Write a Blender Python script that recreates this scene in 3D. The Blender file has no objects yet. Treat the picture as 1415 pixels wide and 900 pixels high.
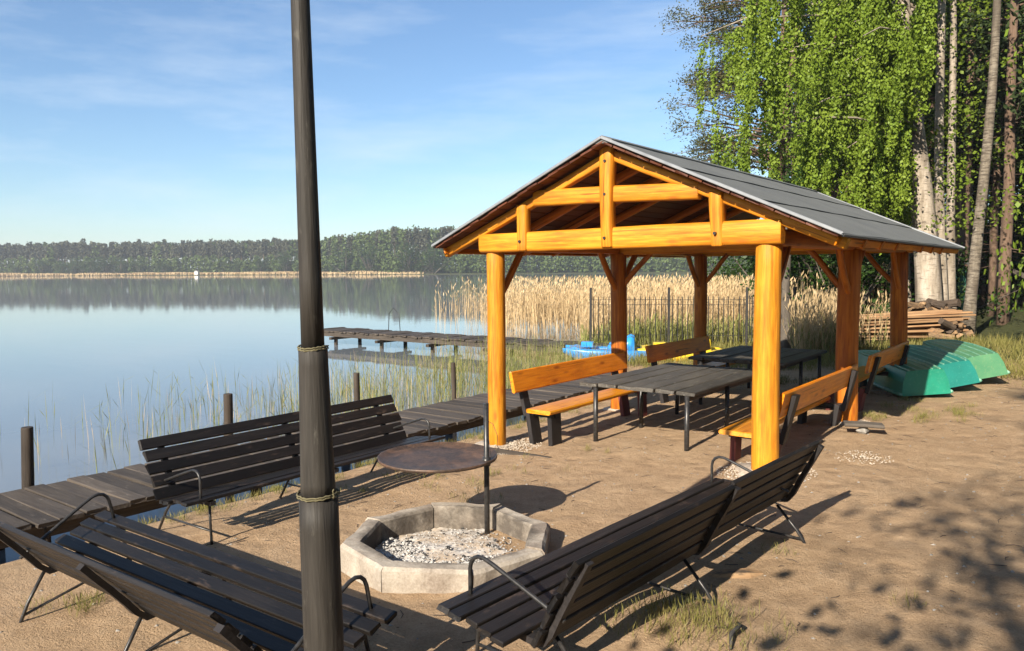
import bpy, math, random
import numpy as np
from mathutils import Vector, Matrix, noise as mnoise
R = math.radians
random.seed(7); RNG = np.random.default_rng(7)
sc = bpy.context.scene
COL = sc.collection

# ------------------------------------------------------------------ camera, sky, sun, exposure
# world axes: x points away from the lake, y runs along the shore, origin at the front right shelter post
CAM = Vector((2.958, -8.552, 2.2))
PITCH, ROLL = 0.0724, 0.0064
ux, uy = Vector((.796, .605, 0)), Vector((-.605, .796, 0)); uz = Vector((0, 0, 1))
fwd = (uy * math.cos(PITCH) - uz * math.sin(PITCH)).normalized()
upv = (uy * math.sin(PITCH) + uz * math.cos(PITCH)).normalized()
rt = ux * math.cos(ROLL) - upv * math.sin(ROLL)
up2 = ux * math.sin(ROLL) + upv * math.cos(ROLL)
cd = bpy.data.cameras.new("camera"); cam = bpy.data.objects.new("camera", cd); COL.objects.link(cam)
cam.matrix_world = Matrix(((rt.x, up2.x, -fwd.x, CAM.x), (rt.y, up2.y, -fwd.y, CAM.y), (rt.z, up2.z, -fwd.z, CAM.z), (0, 0, 0, 1)))
cd.sensor_width = 36; cd.lens = 1080 / 1415 * 36; cd.clip_start = .05; cd.clip_end = 12000
sc.camera = cam

SUN_AZ, SUN_EL = R(4), R(29)
sun_dir = Vector((-math.sin(SUN_AZ) * math.cos(SUN_EL), math.cos(SUN_AZ) * math.cos(SUN_EL), -math.sin(SUN_EL)))
ld = bpy.data.lights.new("sun", 'SUN'); ld.energy = 4.9; ld.angle = R(.5); ld.color = (1, .90, .75)
sun = bpy.data.objects.new("sun", ld); COL.objects.link(sun)
sun.rotation_euler = sun_dir.to_track_quat('-Z', 'Y').to_euler(); sun.location = (0, -20, 30)

w = bpy.data.worlds.new("World"); sc.world = w; w.use_nodes = True
nt = w.node_tree; N = nt.nodes; N.clear()
out = N.new('ShaderNodeOutputWorld'); bg = N.new('ShaderNodeBackground')
sky = N.new('ShaderNodeTexSky'); sky.sky_type = 'NISHITA'; sky.sun_disc = False
sky.sun_elevation = SUN_EL; sky.sun_rotation = R(176); sky.air_density = 1.0; sky.dust_density = .25; sky.ozone_density = 2.2
tc = N.new('ShaderNodeTexCoord'); mp = N.new('ShaderNodeMapping')
mp.inputs['Rotation'].default_value = (R(4), R(-5), R(33)); mp.inputs['Scale'].default_value = (1.1, 3.0, 13)
n1 = N.new('ShaderNodeTexNoise'); n1.inputs['Scale'].default_value = 1.5; n1.inputs['Detail'].default_value = 7; n1.inputs['Roughness'].default_value = .6
cr = N.new('ShaderNodeValToRGB'); cr.color_ramp.elements[0].position = .44; cr.color_ramp.elements[1].position = .80
cr.color_ramp.elements[1].color = (.42, .42, .42, 1)
mx = N.new('ShaderNodeMix'); mx.data_type = 'RGBA'; mx.inputs[7].default_value = (6.2, 6.9, 7.6, 1)
nt.links.new(tc.outputs['Generated'], mp.inputs[0]); nt.links.new(mp.outputs[0], n1.inputs['Vector']); nt.links.new(n1.outputs[0], cr.inputs[0])
tn = N.new('ShaderNodeMix'); tn.data_type = 'RGBA'; tn.blend_type = 'MULTIPLY'; tn.inputs[0].default_value = 1; tn.inputs[7].default_value = (.86, .975, 1.08, 1)
nt.links.new(sky.outputs[0], tn.inputs[6]); nt.links.new(cr.outputs[0], mx.inputs[0]); nt.links.new(tn.outputs[2], mx.inputs[6]); nt.links.new(mx.outputs[2], bg.inputs[0])
bg.inputs[1].default_value = .07; nt.links.new(bg.outputs[0], out.inputs[0])
sc.view_settings.view_transform = 'Standard'; sc.view_settings.look = 'None'
sc.view_settings.exposure = 1.12; sc.view_settings.gamma = 1

def st(X, Y):      # camera-plan metres (right, forward) -> world x, y
    return (.796 * (X - 2.82) - .605 * (Y - 8.6), .605 * (X - 2.82) + .796 * (Y - 8.6))

# ------------------------------------------------------------------ materials
def newmat(name):
    m = bpy.data.materials.new(name); m.use_nodes = True
    t = m.node_tree; b = t.nodes['Principled BSDF']; return m, t, b
def lk(t, a, b): t.links.new(a, b)
def node(t, typ, **kw):
    n = t.nodes.new(typ)
    for k, v in kw.items(): n.inputs[k].default_value = v
    return n
def ramp(t, fac, stops):
    r = t.nodes.new('ShaderNodeValToRGB'); e = r.color_ramp.elements
    while len(e) < len(stops): e.new(.5)
    for i, (p, c) in enumerate(stops): e[i].position = p; e[i].color = (*c, 1)
    lk(t, fac, r.inputs[0]); return r.outputs[0]
def mixc(t, fac, a, b, mode='MIX'):
    m = t.nodes.new('ShaderNodeMix'); m.data_type = 'RGBA'; m.blend_type = mode
    for i, s in ((0, fac), (6, a), (7, b)):
        if hasattr(s, 'links'): lk(t, s, m.inputs[i])
        else: m.inputs[i].default_value = s if i == 0 else (*s, 1)
    return m.outputs[2]
def coords(t, scale=(1, 1, 1), kind='Object', rnd=True):
    c = t.nodes.new('ShaderNodeTexCoord'); mpn = t.nodes.new('ShaderNodeMapping'); mpn.inputs['Scale'].default_value = scale
    lk(t, c.outputs[kind], mpn.inputs[0])
    if rnd:
        oi = t.nodes.new('ShaderNodeObjectInfo'); mu = node(t, 'ShaderNodeMath'); mu.operation = 'MULTIPLY'; mu.inputs[1].default_value = 37
        lk(t, oi.outputs['Random'], mu.inputs[0]); cb = t.nodes.new('ShaderNodeCombineXYZ')
        for i in range(3): lk(t, mu.outputs[0], cb.inputs[i])
        lk(t, cb.outputs[0], mpn.inputs['Location'])
    return mpn.outputs[0]
def noise(t, vec, scale, detail=4, rough=.55, dist=0):
    n = node(t, 'ShaderNodeTexNoise', Scale=scale, Detail=detail, Roughness=rough, Distortion=dist)
    lk(t, vec, n.inputs['Vector']); return n.outputs[0]
def bump(t, b, h, strength=.3, dist=.01):
    n = node(t, 'ShaderNodeBump', Strength=strength, Distance=dist); lk(t, h, n.inputs['Height']); lk(t, n.outputs[0], b.inputs['Normal'])
def randval(t, lo, hi):
    oi = t.nodes.new('ShaderNodeObjectInfo'); m = t.nodes.new('ShaderNodeMapRange'); m.inputs[3].default_value = lo; m.inputs[4].default_value = hi
    lk(t, oi.outputs['Random'], m.inputs[0]); return m.outputs[0]

def wood(name, dark, mid, light, rough=(.4, .7), grain=1.0, wear=None, wear_amt=.5, var=(.8, 1.15), bs=.35, knots=None, coat=0):
    m, t, b = newmat(name)
    v = coords(t, (1.6, 26, 26)); g = noise(t, v, 1.3 * grain, 6, .62, .35)
    v2 = coords(t, (.9, 3.5, 3.5)); g2 = noise(t, v2, 1.2, 4, .6)
    c = ramp(t, g, [(.28, dark), (.5, mid), (.72, light)] if not knots else [(.36, dark), (.5, mid), (.63, light)])
    c = mixc(t, .4, c, ramp(t, g2, [(.3, dark), (.7, light)]))
    if knots:
        v4 = coords(t, (1.4, 4.5, 4.5)); vo = node(t, 'ShaderNodeTexVoronoi', Scale=1.5); lk(t, v4, vo.inputs['Vector'])
        c = mixc(t, ramp(t, vo.outputs['Distance'], [(.06, (1, 1, 1)), (.24, (0, 0, 0))]), c, knots)
    if knots:
        cn = noise(t, coords(t, (.7, 34, 34)), 1.0, 3, .5)
        c = mixc(t, ramp(t, cn, [(.655, (0, 0, 0)), (.69, (.75, .75, .75))]), c, tuple(q * .35 for q in knots))
        dn = noise(t, coords(t, (1.2, 2.2, 2.2)), 1.7, 5, .65)
        c = mixc(t, ramp(t, dn, [(.52, (0, 0, 0)), (.75, (.5, .5, .5))]), c, knots)
    if wear:
        v3 = coords(t, (3, 9, 9)); g3 = noise(t, v3, 1.6, 7, .68)
        c = mixc(t, ramp(t, g3, [(wear_amt, (0, 0, 0)), (wear_amt + .13, (1, 1, 1))]), c, wear)
    hv = t.nodes.new('ShaderNodeHueSaturation'); lk(t, c, hv.inputs['Color']); lk(t, randval(t, *var), hv.inputs['Value'])
    lk(t, hv.outputs[0], b.inputs['Base Color'])
    mr = t.nodes.new('ShaderNodeMapRange'); mr.inputs[3].default_value = rough[0]; mr.inputs[4].default_value = rough[1]
    lk(t, g2, mr.inputs[0]); lk(t, mr.outputs[0], b.inputs['Roughness']); b.inputs['Specular IOR Level'].default_value = .28
    bump(t, b, g, bs, .009)
    if coat: b.inputs['Coat Weight'].default_value = coat; b.inputs['Coat Roughness'].default_value = .25
    return m
def simple(name, c1, c2, scale=8, rough=.6, metal=0, bs=.2, bd=.004, spec=.5, var=None, detail=5):
    m, t, b = newmat(name); v = coords(t); g = noise(t, v, scale, detail, .6)
    c = ramp(t, g, [(.32, c1), (.68, c2)])
    if var:
        hv = t.nodes.new('ShaderNodeHueSaturation'); lk(t, c, hv.inputs['Color']); lk(t, randval(t, *var), hv.inputs['Value']); c = hv.outputs[0]
    lk(t, c, b.inputs['Base Color'])
    b.inputs['Roughness'].default_value = rough; b.inputs['Metallic'].default_value = metal; b.inputs['Specular IOR Level'].default_value = spec
    bump(t, b, g, bs, bd); return m
def foliage(name, c1, c2, c3, trans=.35, scale=.9, var=(.8, 1.2)):
    m, t, b = newmat(name); t.nodes.remove(b)
    o = t.nodes['Material Output']
    v = coords(t, rnd=False); g = noise(t, v, scale, 4, .65); g2 = noise(t, v, scale * 14, 2, .6)
    c = mixc(t, .45, ramp(t, g, [(.3, c1), (.5, c2), (.7, c3)]), ramp(t, g2, [(.3, c1), (.7, c3)]))
    hv = t.nodes.new('ShaderNodeHueSaturation'); lk(t, c, hv.inputs['Color']); lk(t, randval(t, *var), hv.inputs['Value']); c = hv.outputs[0]
    d = t.nodes.new('ShaderNodeBsdfDiffuse'); tr = t.nodes.new('ShaderNodeBsdfTranslucent'); gl = node(t, 'ShaderNodeBsdfGlossy', Roughness=.45)
    lk(t, c, d.inputs[0]); lk(t, c, tr.inputs[0]); gl.inputs[0].default_value = (.6, .65, .6, 1)
    a = node(t, 'ShaderNodeMixShader', Fac=trans); lk(t, d.outputs[0], a.inputs[1]); lk(t, tr.outputs[0], a.inputs[2])
    e = node(t, 'ShaderNodeMixShader', Fac=.015); lk(t, a.outputs[0], e.inputs[1]); lk(t, gl.outputs[0], e.inputs[2])
    lk(t, e.outputs[0], o.inputs[0]); return m

M = {}
M['black'] = wood('black_paint', (.005, .0045, .0045), (.009, .008, .008), (.018, .015, .014), rough=(.36, .62), wear=(.06, .042, .032), wear_amt=.575, var=(.6, 1.5), bs=.5)
M['blackpost'] = wood('black_support', (.012, .011, .012), (.02, .018, .018), (.035, .03, .03), rough=(.4, .7), wear=(.09, .075, .06), wear_amt=.64, var=(.8, 1.2))
M['maroon'] = wood('maroon_stain', (.10, .022, .02), (.15, .035, .03), (.2, .055, .045), rough=(.45, .7))
M['deck'] = wood('deck_wood', (.034, .027, .022), (.064, .051, .041), (.11, .09, .072), rough=(.6, .85), wear=(.16, .135, .11), wear_amt=.6, var=(.7, 1.3), bs=.6)
M['table'] = wood('table_wood', (.03, .026, .022), (.06, .053, .045), (.11, .1, .085), rough=(.5, .75), wear=(.16, .15, .13), wear_amt=.58, var=(.75, 1.25), bs=.6)
M['yellow'] = wood('yellow_varnish', (.42, .135, .005), (.56, .205, .008), (.66, .29, .02), rough=(.3, .5), knots=(.38, .10, .006), var=(.93, 1.07), bs=.4)
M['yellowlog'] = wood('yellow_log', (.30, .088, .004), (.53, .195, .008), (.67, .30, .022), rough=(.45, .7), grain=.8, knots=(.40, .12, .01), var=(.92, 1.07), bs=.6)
M['yellowlog_shade'] = wood('shaded_yellow_log', (.20, .045, .003), (.40, .105, .006), (.54, .185, .014), rough=(.45, .7), grain=.8, knots=(.30, .08, .008), var=(.92, 1.07), bs=.6)  # yellow log made redder and darker: roof shade painted into the rear posts
M['orange'] = wood('orange_varnish', (.50, .13, .006), (.66, .20, .008), (.78, .28, .012), rough=(.25, .45), knots=(.3, .07, .004), var=(.95, 1.05), bs=.4)
M['redlog'] = wood('redbrown_log', (.26, .065, .008), (.42, .125, .012), (.55, .19, .02), rough=(.35, .55), grain=.8, knots=(.2, .05, .006), var=(.9, 1.08), bs=.4)
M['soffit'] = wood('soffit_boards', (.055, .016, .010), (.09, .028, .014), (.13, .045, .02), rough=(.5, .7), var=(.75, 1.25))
M['pole'] = wood('tarred_pole', (.017, .015, .013), (.031, .027, .023), (.052, .046, .039), rough=(.5, .75), wear=(.085, .078, .066), wear_amt=.60, var=(.95, 1.05), bs=.7)
M['pile'] = wood('wet_pile', (.018, .013, .01), (.04, .03, .022), (.08, .06, .045), rough=(.6, .85), var=(.8, 1.2), bs=.7)
M['plank'] = wood('fresh_plank', (.20, .10, .05), (.33, .19, .095), (.46, .30, .16), rough=(.6, .85), wear=(.2, .12, .07), wear_amt=.62, var=(.7, 1.2), bs=.5)
M['firewood'] = wood('firewood', (.12, .07, .04), (.28, .17, .09), (.45, .3, .16), rough=(.7, .9), wear=(.08, .06, .045), wear_amt=.5, var=(.5, 1.25), bs=.6)
M['logbark'] = wood('log_bark', (.035, .026, .02), (.08, .058, .042), (.15, .11, .08), rough=(.8, .95), var=(.6, 1.2), bs=.9)
M['steel'] = simple('dark_steel', (.018, .018, .019), (.05, .047, .045), 30, .38, .3, .2, .002)
M['fence'] = simple('fence_iron', (.012, .012, .012), (.035, .032, .03), 20, .55, .2, .1, .002)
M['rope'] = simple('sisal_rope', (.08, .07, .035), (.15, .13, .07), 60, .9, 0, .6, .004)
M['edge'] = simple('drip_edge', (.2, .21, .225), (.29, .3, .31), 6, .4, .3, .05, .002)
M['white'] = simple('pale_render', (.6, .58, .52), (.75, .72, .65), 3, .7)
M['hutroof'] = simple('hut_roof', (.12, .11, .1), (.2, .18, .16), 3, .8)
M['shed'] = simple('green_cabin', (.03, .12, .085), (.05, .17, .12), 4, .6)
M['stone'] = simple('field_stone', (.2, .19, .17), (.42, .39, .35), 14, .9, 0, .6, .01, var=(.7, 1.3))
M['litter'] = simple('leaf_litter', (.10, .06, .03), (.3, .19, .1), 40, .9, var=(.7, 1.3))
M['gravel'] = simple('pale_gravel', (.26, .21, .16), (.52, .44, .35), 30, .9, 0, .5, .004)
M['plastic_blue'] = simple('blue_plastic', (.02, .22, .60), (.035, .30, .72), 5, .3, 0, .05)
M['plastic_white'] = simple('white_plastic', (.6, .62, .65), (.75, .75, .75), 5, .35, 0, .05)
M['plastic_yellow'] = simple('yellow_plastic', (.72, .50, .02), (.85, .62, .04), 5, .3, 0, .05)

def m_felt():
    m, t, b = newmat('roofing_felt'); v = coords(t); g = noise(t, v, 90, 3, .7); g2 = noise(t, v, 1.3, 5, .6)
    c = mixc(t, .5, ramp(t, g, [(.3, (.085, .09, .09)), (.7, (.17, .175, .17))]), ramp(t, g2, [(.3, (.09, .095, .095)), (.7, (.16, .165, .155))]))
    lk(t, c, b.inputs['Base Color']); b.inputs['Roughness'].default_value = .8; bump(t, b, g, .5, .004); return m
M['felt'] = m_felt()
def m_concrete():
    m, t, b = newmat('concrete'); v = coords(t); g = noise(t, v, 5, 7, .7); g2 = noise(t, v, 60, 3, .6); g3 = noise(t, v, 2.2, 5, .6)
    c = ramp(t, g, [(.3, (.24, .2, .155)), (.55, (.37, .32, .26)), (.75, (.5, .45, .38))])
    c = mixc(t, ramp(t, g3, [(.46, (0, 0, 0)), (.60, (.85, .85, .85))]), c, (.15, .11, .08))
    c = mixc(t, .25, c, ramp(t, g2, [(.3, (.15, .13, .1)), (.7, (.5, .45, .4))]))
    sx = t.nodes.new('ShaderNodeSeparateXYZ'); tcx = t.nodes.new('ShaderNodeTexCoord'); lk(t, tcx.outputs['Object'], sx.inputs[0])
    fl = t.nodes.new('ShaderNodeCombineXYZ'); lk(t, sx.outputs[0], fl.inputs[0]); lk(t, sx.outputs[1], fl.inputs[1]); ln = t.nodes.new('ShaderNodeVectorMath'); ln.operation = 'LENGTH'; lk(t, fl.outputs[0], ln.inputs[0])
    ms = t.nodes.new('ShaderNodeMath'); ms.operation = 'MULTIPLY_ADD'; ms.inputs[1].default_value = .30; lk(t, noise(t, tcx.outputs['Object'], 4.5, 6, .7), ms.inputs[0]); lk(t, ln.outputs['Value'], ms.inputs[2])
    c = mixc(t, ramp(t, ms.outputs[0], [(.80, (.85, .85, .85)), (.90, (0, 0, 0))]), c, (.05, .04, .032))     # soot licked onto the inner faces
    lk(t, c, b.inputs['Base Color']); b.inputs['Roughness'].default_value = .95; bump(t, b, g, .9, .018); return m
M['concrete'] = m_concrete()
def m_rust():
    m, t, b = newmat('rusty_plate'); v = coords(t); g = noise(t, v, 5, 8, .7, .4); g2 = noise(t, v, 45, 4, .6)
    c = ramp(t, g, [(.3, (.02, .016, .014)), (.48, (.06, .036, .024)), (.62, (.15, .08, .045)), (.78, (.22, .15, .10))])
    c = mixc(t, .3, c, ramp(t, g2, [(.35, (.02, .016, .014)), (.7, (.2, .13, .09))]))
    lk(t, c, b.inputs['Base Color']); b.inputs['Metallic'].default_value = .25; b.inputs['Roughness'].default_value = .55; bump(t, b, g2, .4, .003); return m
M['rust'] = m_rust()
def m_ash():
    m, t, b = newmat('ash'); v = coords(t, rnd=False); g = noise(t, v, 18, 6, .7); g2 = noise(t, v, 3.5, 4, .6)
    c = ramp(t, g, [(.3, (.08, .075, .07)), (.45, (.42, .39, .36)), (.7, (.75, .72, .68))])
    c = mixc(t, ramp(t, g2, [(.4, (0, 0, 0)), (.6, (.75, .75, .75))]), c, (.43, .32, .21))
    lk(t, c, b.inputs['Base Color']); b.inputs['Roughness'].default_value = 1; bump(t, b, g, .8, .012); return m
M['ash'] = m_ash()
M['ashlump'] = simple('ash_lumps', (.20, .19, .18), (.55, .53, .50), 22, 1, 0, .5, .006)
M['coal'] = simple('charcoal', (.012, .012, .013), (.06, .055, .05), 22, .8, 0, .6, .006)
def m_sand():
    m, t, b = newmat('sandy_soil'); v = coords(t, rnd=False)
    g = noise(t, v, .55, 6, .6); g2 = noise(t, v, 4.5, 8, .72); g3 = noise(t, v, 60, 5, .75); g4 = noise(t, v, 1.6, 6, .7)
    c = ramp(t, g2, [(.3, (.31, .198, .112)), (.5, (.48, .322, .192)), (.72, (.60, .43, .278))])
    c = mixc(t, ramp(t, g, [(.35, (0, 0, 0)), (.7, (.5, .5, .5))]), c, (.52, .37, .225))
    c = mixc(t, ramp(t, g4, [(.55, (0, 0, 0)), (.7, (.55, .55, .55))]), c, (.21, .14, .085))
    c = mixc(t, .32, c, ramp(t, g3, [(.32, (.13, .085, .05)), (.5, (.36, .25, .15)), (.7, (.62, .47, .33))]))
    # forest floor, dark humus and moss away from the trodden yard (painted by the vertex attribute)
    at = t.nodes.new('ShaderNodeAttribute'); at.attribute_name = 'humus'
    f = ramp(t, mixc(t, .5, at.outputs['Color'], mixc(t, 1.0, at.outputs['Color'], g4, 'ADD')), [(.42, (0, 0, 0)), (.78, (1, 1, 1))])
    hum = ramp(t, g2, [(.3, (.04, .036, .02)), (.55, (.075, .085, .03)), (.75, (.14, .12, .06))])
    c = mixc(t, f, c, hum)
    lk(t, c, b.inputs['Base Color']); b.inputs['Roughness'].default_value = 1; b.inputs['Specular IOR Level'].default_value = .15
    ad = t.nodes.new('ShaderNodeMath'); ad.operation = 'MULTIPLY_ADD'; ad.inputs[1].default_value = 2.2
    vo = node(t, 'ShaderNodeTexVoronoi', Scale=3.1); vo.feature = 'SMOOTH_F1'; lk(t, mixc(t, .12, v, t.nodes.new('ShaderNodeTexNoise').outputs[1]), vo.inputs['Vector'])
    dm = t.nodes.new('ShaderNodeMapRange'); dm.inputs[1].default_value = .12; dm.inputs[2].default_value = .34; dm.inputs[4].default_value = .9; lk(t, vo.outputs['Distance'], dm.inputs[0])
    a2 = t.nodes.new('ShaderNodeMath'); a2.operation = 'ADD'; lk(t, dm.outputs[0], a2.inputs[0]); lk(t, g3, a2.inputs[1])
    lk(t, g2, ad.inputs[0]); lk(t, a2.outputs[0], ad.inputs[2]); bump(t, b, ad.outputs[0], .9, .034); return m
M['sand'] = m_sand()
def m_water():
    m, t, b = newmat('lake_water'); v = coords(t, (1, 1, 1), rnd=False)
    b.inputs['Base Color'].default_value = (.165, .185, .205, 1); b.inputs['Roughness'].default_value = .03; b.inputs['IOR'].default_value = 1.333
    mpn = t.nodes.new('ShaderNodeMapping'); mpn.inputs['Rotation'].default_value = (0, 0, R(-37)); mpn.inputs['Scale'].default_value = (.35, 1.5, 1); lk(t, v, mpn.inputs[0])
    g = noise(t, mpn.outputs[0], .9, 3, .5); g2 = noise(t, v, 5, 2, .5)
    n = node(t, 'ShaderNodeBump', Strength=.03, Distance=.06); lk(t, g, n.inputs['Height'])
    n2 = node(t, 'ShaderNodeBump', Strength=.035, Distance=.02); lk(t, g2, n2.inputs['Height']); lk(t, n.outputs[0], n2.inputs['Normal']); lk(t, n2.outputs[0], b.inputs['Normal'])
    return m
M['water'] = m_water()
def m_birch(k=1):
    m, t, b = newmat('birch_bark'); v = coords(t, (5, 5, 1.1)); v2 = coords(t, (3, 3, 16)); v3 = coords(t, (2, 2, .5))
    g = noise(t, v, 1.2, 5, .65); g2 = noise(t, v2, 1.3, 4, .7); g3 = noise(t, v3, 1, 4, .6)
    c = ramp(t, g, [(.35, (.22, .18, .13)), (.55, (.40, .34, .27)), (.75, (.54, .48, .41))])
    c = mixc(t, ramp(t, g2, [(.54, (0, 0, 0)), (.66, (.85, .85, .85))] if k == 1 else [(.44, (0, 0, 0)), (.58, (.9, .9, .9))]), c, (.09, .07, .055))
    c = mixc(t, ramp(t, g3, [(.52, (0, 0, 0)), (.66, (.8, .8, .8))]), c, (.13, .10, .075))
    c = mixc(t, randval(t, 0, .45), c, (.10, .08, .06))
    if k < 1: c = mixc(t, 1, c, (k, k, k * .97), 'MULTIPLY')
    lk(t, c, b.inputs['Base Color']); b.inputs['Roughness'].default_value = .85; bump(t, b, g2, .6, .02); return m
M['birch'] = m_birch(); M['birchgrey'] = m_birch(.62)
def m_bark(name, a, c_, d):
    m, t, b = newmat(name); v = coords(t, (7, 7, 1.4)); g = noise(t, v, 1.3, 7, .7, .6); g2 = noise(t, v, .3, 3, .5)
    c = mixc(t, .35, ramp(t, g, [(.32, a), (.5, c_), (.7, d)]), ramp(t, g2, [(.3, a), (.7, d)]))
    lk(t, c, b.inputs['Base Color']); b.inputs['Roughness'].default_value = .95; bump(t, b, g, 1, .03); return m
M['bark'] = m_bark('grey_bark', (.035, .028, .022), (.085, .07, .055), (.16, .135, .11))
M['pinebark'] = m_bark('pine_bark', (.05, .03, .02), (.12, .075, .05), (.21, .14, .095))
M['birchleaf'] = foliage('birch_leaves', (.07, .12, .012), (.135, .20, .020), (.22, .285, .04), .25, .8)
M['leaf'] = foliage('broad_leaves', (.012, .030, .007), (.025, .054, .011), (.046, .082, .017), .22, .8)
M['needle'] = foliage('pine_needles', (.016, .032, .012), (.032, .052, .018), (.06, .075, .028), .12, .9)
M['rustneedle'] = foliage('brown_pine_needles', (.045, .055, .022), (.08, .092, .036), (.13, .125, .05), .15, .9)
M['reed'] = foliage('dry_reed', (.34, .24, .12), (.50, .365, .20), (.62, .48, .30), .25, .6)
M['reedgreen'] = foliage('green_reed', (.12, .15, .035), (.20, .23, .06), (.38, .33, .14), .3, .8)
M['grass'] = foliage('short_grass', (.09, .11, .02), (.18, .18, .045), (.36, .28, .12), .3, 3)
M['far1'] = foliage('far_pines', (.06, .064, .04), (.085, .088, .055), (.115, .118, .072), .15, .05)
M['far2'] = foliage('far_leaf_trees', (.06, .09, .028), (.09, .13, .036), (.13, .17, .05), .2, .08)
M['strake'] = simple('scuffed_strake', (.06, .26, .17), (.26, .46, .34), 9, .5)
def m_hull(name, a, b_, scuff):
    m, t, b = newmat(name); v = coords(t); g = noise(t, v, 3, 5, .6); g2 = noise(t, coords(t, (1.0, 14, 14)), 1.6, 5, .7)
    c = ramp(t, g, [(.3, a), (.7, b_)])
    c = mixc(t, ramp(t, g2, [(.55, (0, 0, 0)), (.75, (.5, .5, .5))]), c, scuff)
    lk(t, c, b.inputs['Base Color']); b.inputs['Roughness'].default_value = .45; return m
M['hull'] = m_hull('green_fibreglass', (.008, .17, .105), (.012, .23, .15), (.10, .33, .22))
M['hullblue'] = m_hull('teal_fibreglass', (.006, .15, .125), (.01, .20, .17), (.08, .30, .25))
M['hulldull'] = m_hull('faded_green_fibreglass', (.05, .19, .10), (.09, .24, .12), (.28, .29, .15))

# ------------------------------------------------------------------ mesh helpers
def link(o, parent=None):
    COL.objects.link(o)
    if parent is not None: o.parent = parent
    return o
def mesh_from(name, v, f, mat, smooth=False):
    me = bpy.data.meshes.new(name); me.from_pydata([tuple(p) for p in v], [], f); me.materials.append(mat)
    if smooth: me.polygons.foreach_set('use_smooth', [True] * len(me.polygons))
    me.update(); return me
class MB:
    def __init__(s): s.v = []; s.f = []
    def add(s, v, f):
        k = len(s.v); s.v += [tuple(p) for p in v]; s.f += [tuple(i + k for i in q) for q in f]; return s
    def box(s, c, d, m=None):
        hx, hy, hz = d[0] / 2, d[1] / 2, d[2] / 2
        v = [Vector((x, y, z)) for x in (-hx, hx) for y in (-hy, hy) for z in (-hz, hz)]
        if m is not None: v = [m @ p for p in v]
        v = [p + Vector(c) for p in v]
        return s.add(v, [(0, 1, 3, 2), (4, 6, 7, 5), (0, 4, 5, 1), (2, 3, 7, 6), (0, 2, 6, 4), (1, 5, 7, 3)])
    def tube(s, pts, rad, n=8, caps=True):
        pts = [Vector(p) for p in pts]; rad = rad if hasattr(rad, '__len__') else [rad] * len(pts)
        v = []; ref = None
        for i, p in enumerate(pts):
            d = (pts[min(i + 1, len(pts) - 1)] - pts[max(i - 1, 0)]).normalized()
            if ref is None: ref = Vector((1, 0, 0)) if abs(d.x) < .9 else Vector((0, 1, 0))
            a = (ref - d * ref.dot(d)).normalized(); ref = a; b = d.cross(a)
            for k in range(n):
                an = 2 * math.pi * k / n; v.append(p + (a * math.cos(an) + b * math.sin(an)) * rad[i])
        f = [(i * n + k, i * n + (k + 1) % n, (i + 1) * n + (k + 1) % n, (i + 1) * n + k) for i in range(len(pts) - 1) for k in range(n)]
        if caps: f += [tuple(range(n - 1, -1, -1)), tuple(range((len(pts) - 1) * n, len(pts) * n))]
        return s.add(v, f)
    def loft(s, rings, caps=True):
        n = len(rings[0]); v = [p for r in rings for p in r]
        f = [(i * n + k, i * n + (k + 1) % n, (i + 1) * n + (k + 1) % n, (i + 1) * n + k) for i in range(len(rings) - 1) for k in range(n)]
        if caps: f += [tuple(range(n - 1, -1, -1)), tuple(range((len(rings) - 1) * n, len(rings) * n))]
        return s.add(v, f)
    def build(s, name, mat, parent=None, smooth=False, loc=None, rot=None):
        o = bpy.data.objects.new(name, mesh_from(name, s.v, s.f, mat, smooth)); link(o, parent)
        if loc is not None: o.location = loc
        if rot is not None: o.rotation_euler = rot
        return o
def thing(name, label, cat, loc=(0, 0, 0), rz=0, group=None):
    o = bpy.data.objects.new(name, None); o.empty_display_size = .2; o.location = loc; o.rotation_euler = (0, 0, rz); link(o)
    o['label'] = label; o['category'] = cat
    if group: o['group'] = group
    return o
def tag(o, label, cat, group=None):
    o['label'] = label; o['category'] = cat
    if group: o['group'] = group
    return o
def dup(root, label=None, group=None, loc=None, rz=None, scale=None):
    r = root.copy(); COL.objects.link(r)
    if label: r['label'] = label
    if group: r['group'] = group
    if loc is not None: r.location = loc
    if rz is not None: r.rotation_euler[2] = rz
    if scale is not None: r.scale = scale
    for ch in root.children:
        c = ch.copy(); COL.objects.link(c); c.parent = r
        for g in ch.children:
            d = g.copy(); COL.objects.link(d); d.parent = c
    return r

_pc = {}
def plank_mesh(L, wd, th, mat, var=0, ch=.006, warp=.006, rings=3):
    key = (round(L, 3), round(wd, 3), round(th, 3), mat.name, var)
    if key in _pc: return _pc[key]
    rr = random.Random(hash(key) & 0xffff); b = MB(); R_ = []
    for i in range(rings):
        x = -L / 2 + L * i / (rings - 1); oy = rr.uniform(-warp, warp); oz = rr.uniform(-warp, warp); sw = 1 + rr.uniform(-.04, .04)
        hy, hz = wd / 2 * sw, th / 2; c = min(ch, hz * .6)
        R_.append([(x + (rr.uniform(-.01, .01) if i in (0, rings - 1) else 0), y + oy, z + oz) for y, z in ((-hy + c, -hz), (hy - c, -hz), (hy, -hz + c), (hy, hz - c), (hy - c, hz), (-hy + c, hz), (-hy, hz - c), (-hy, -hz + c))])
    b.loft(R_); me = mesh_from('plank', b.v, b.f, mat); _pc[key] = me; return me
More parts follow.
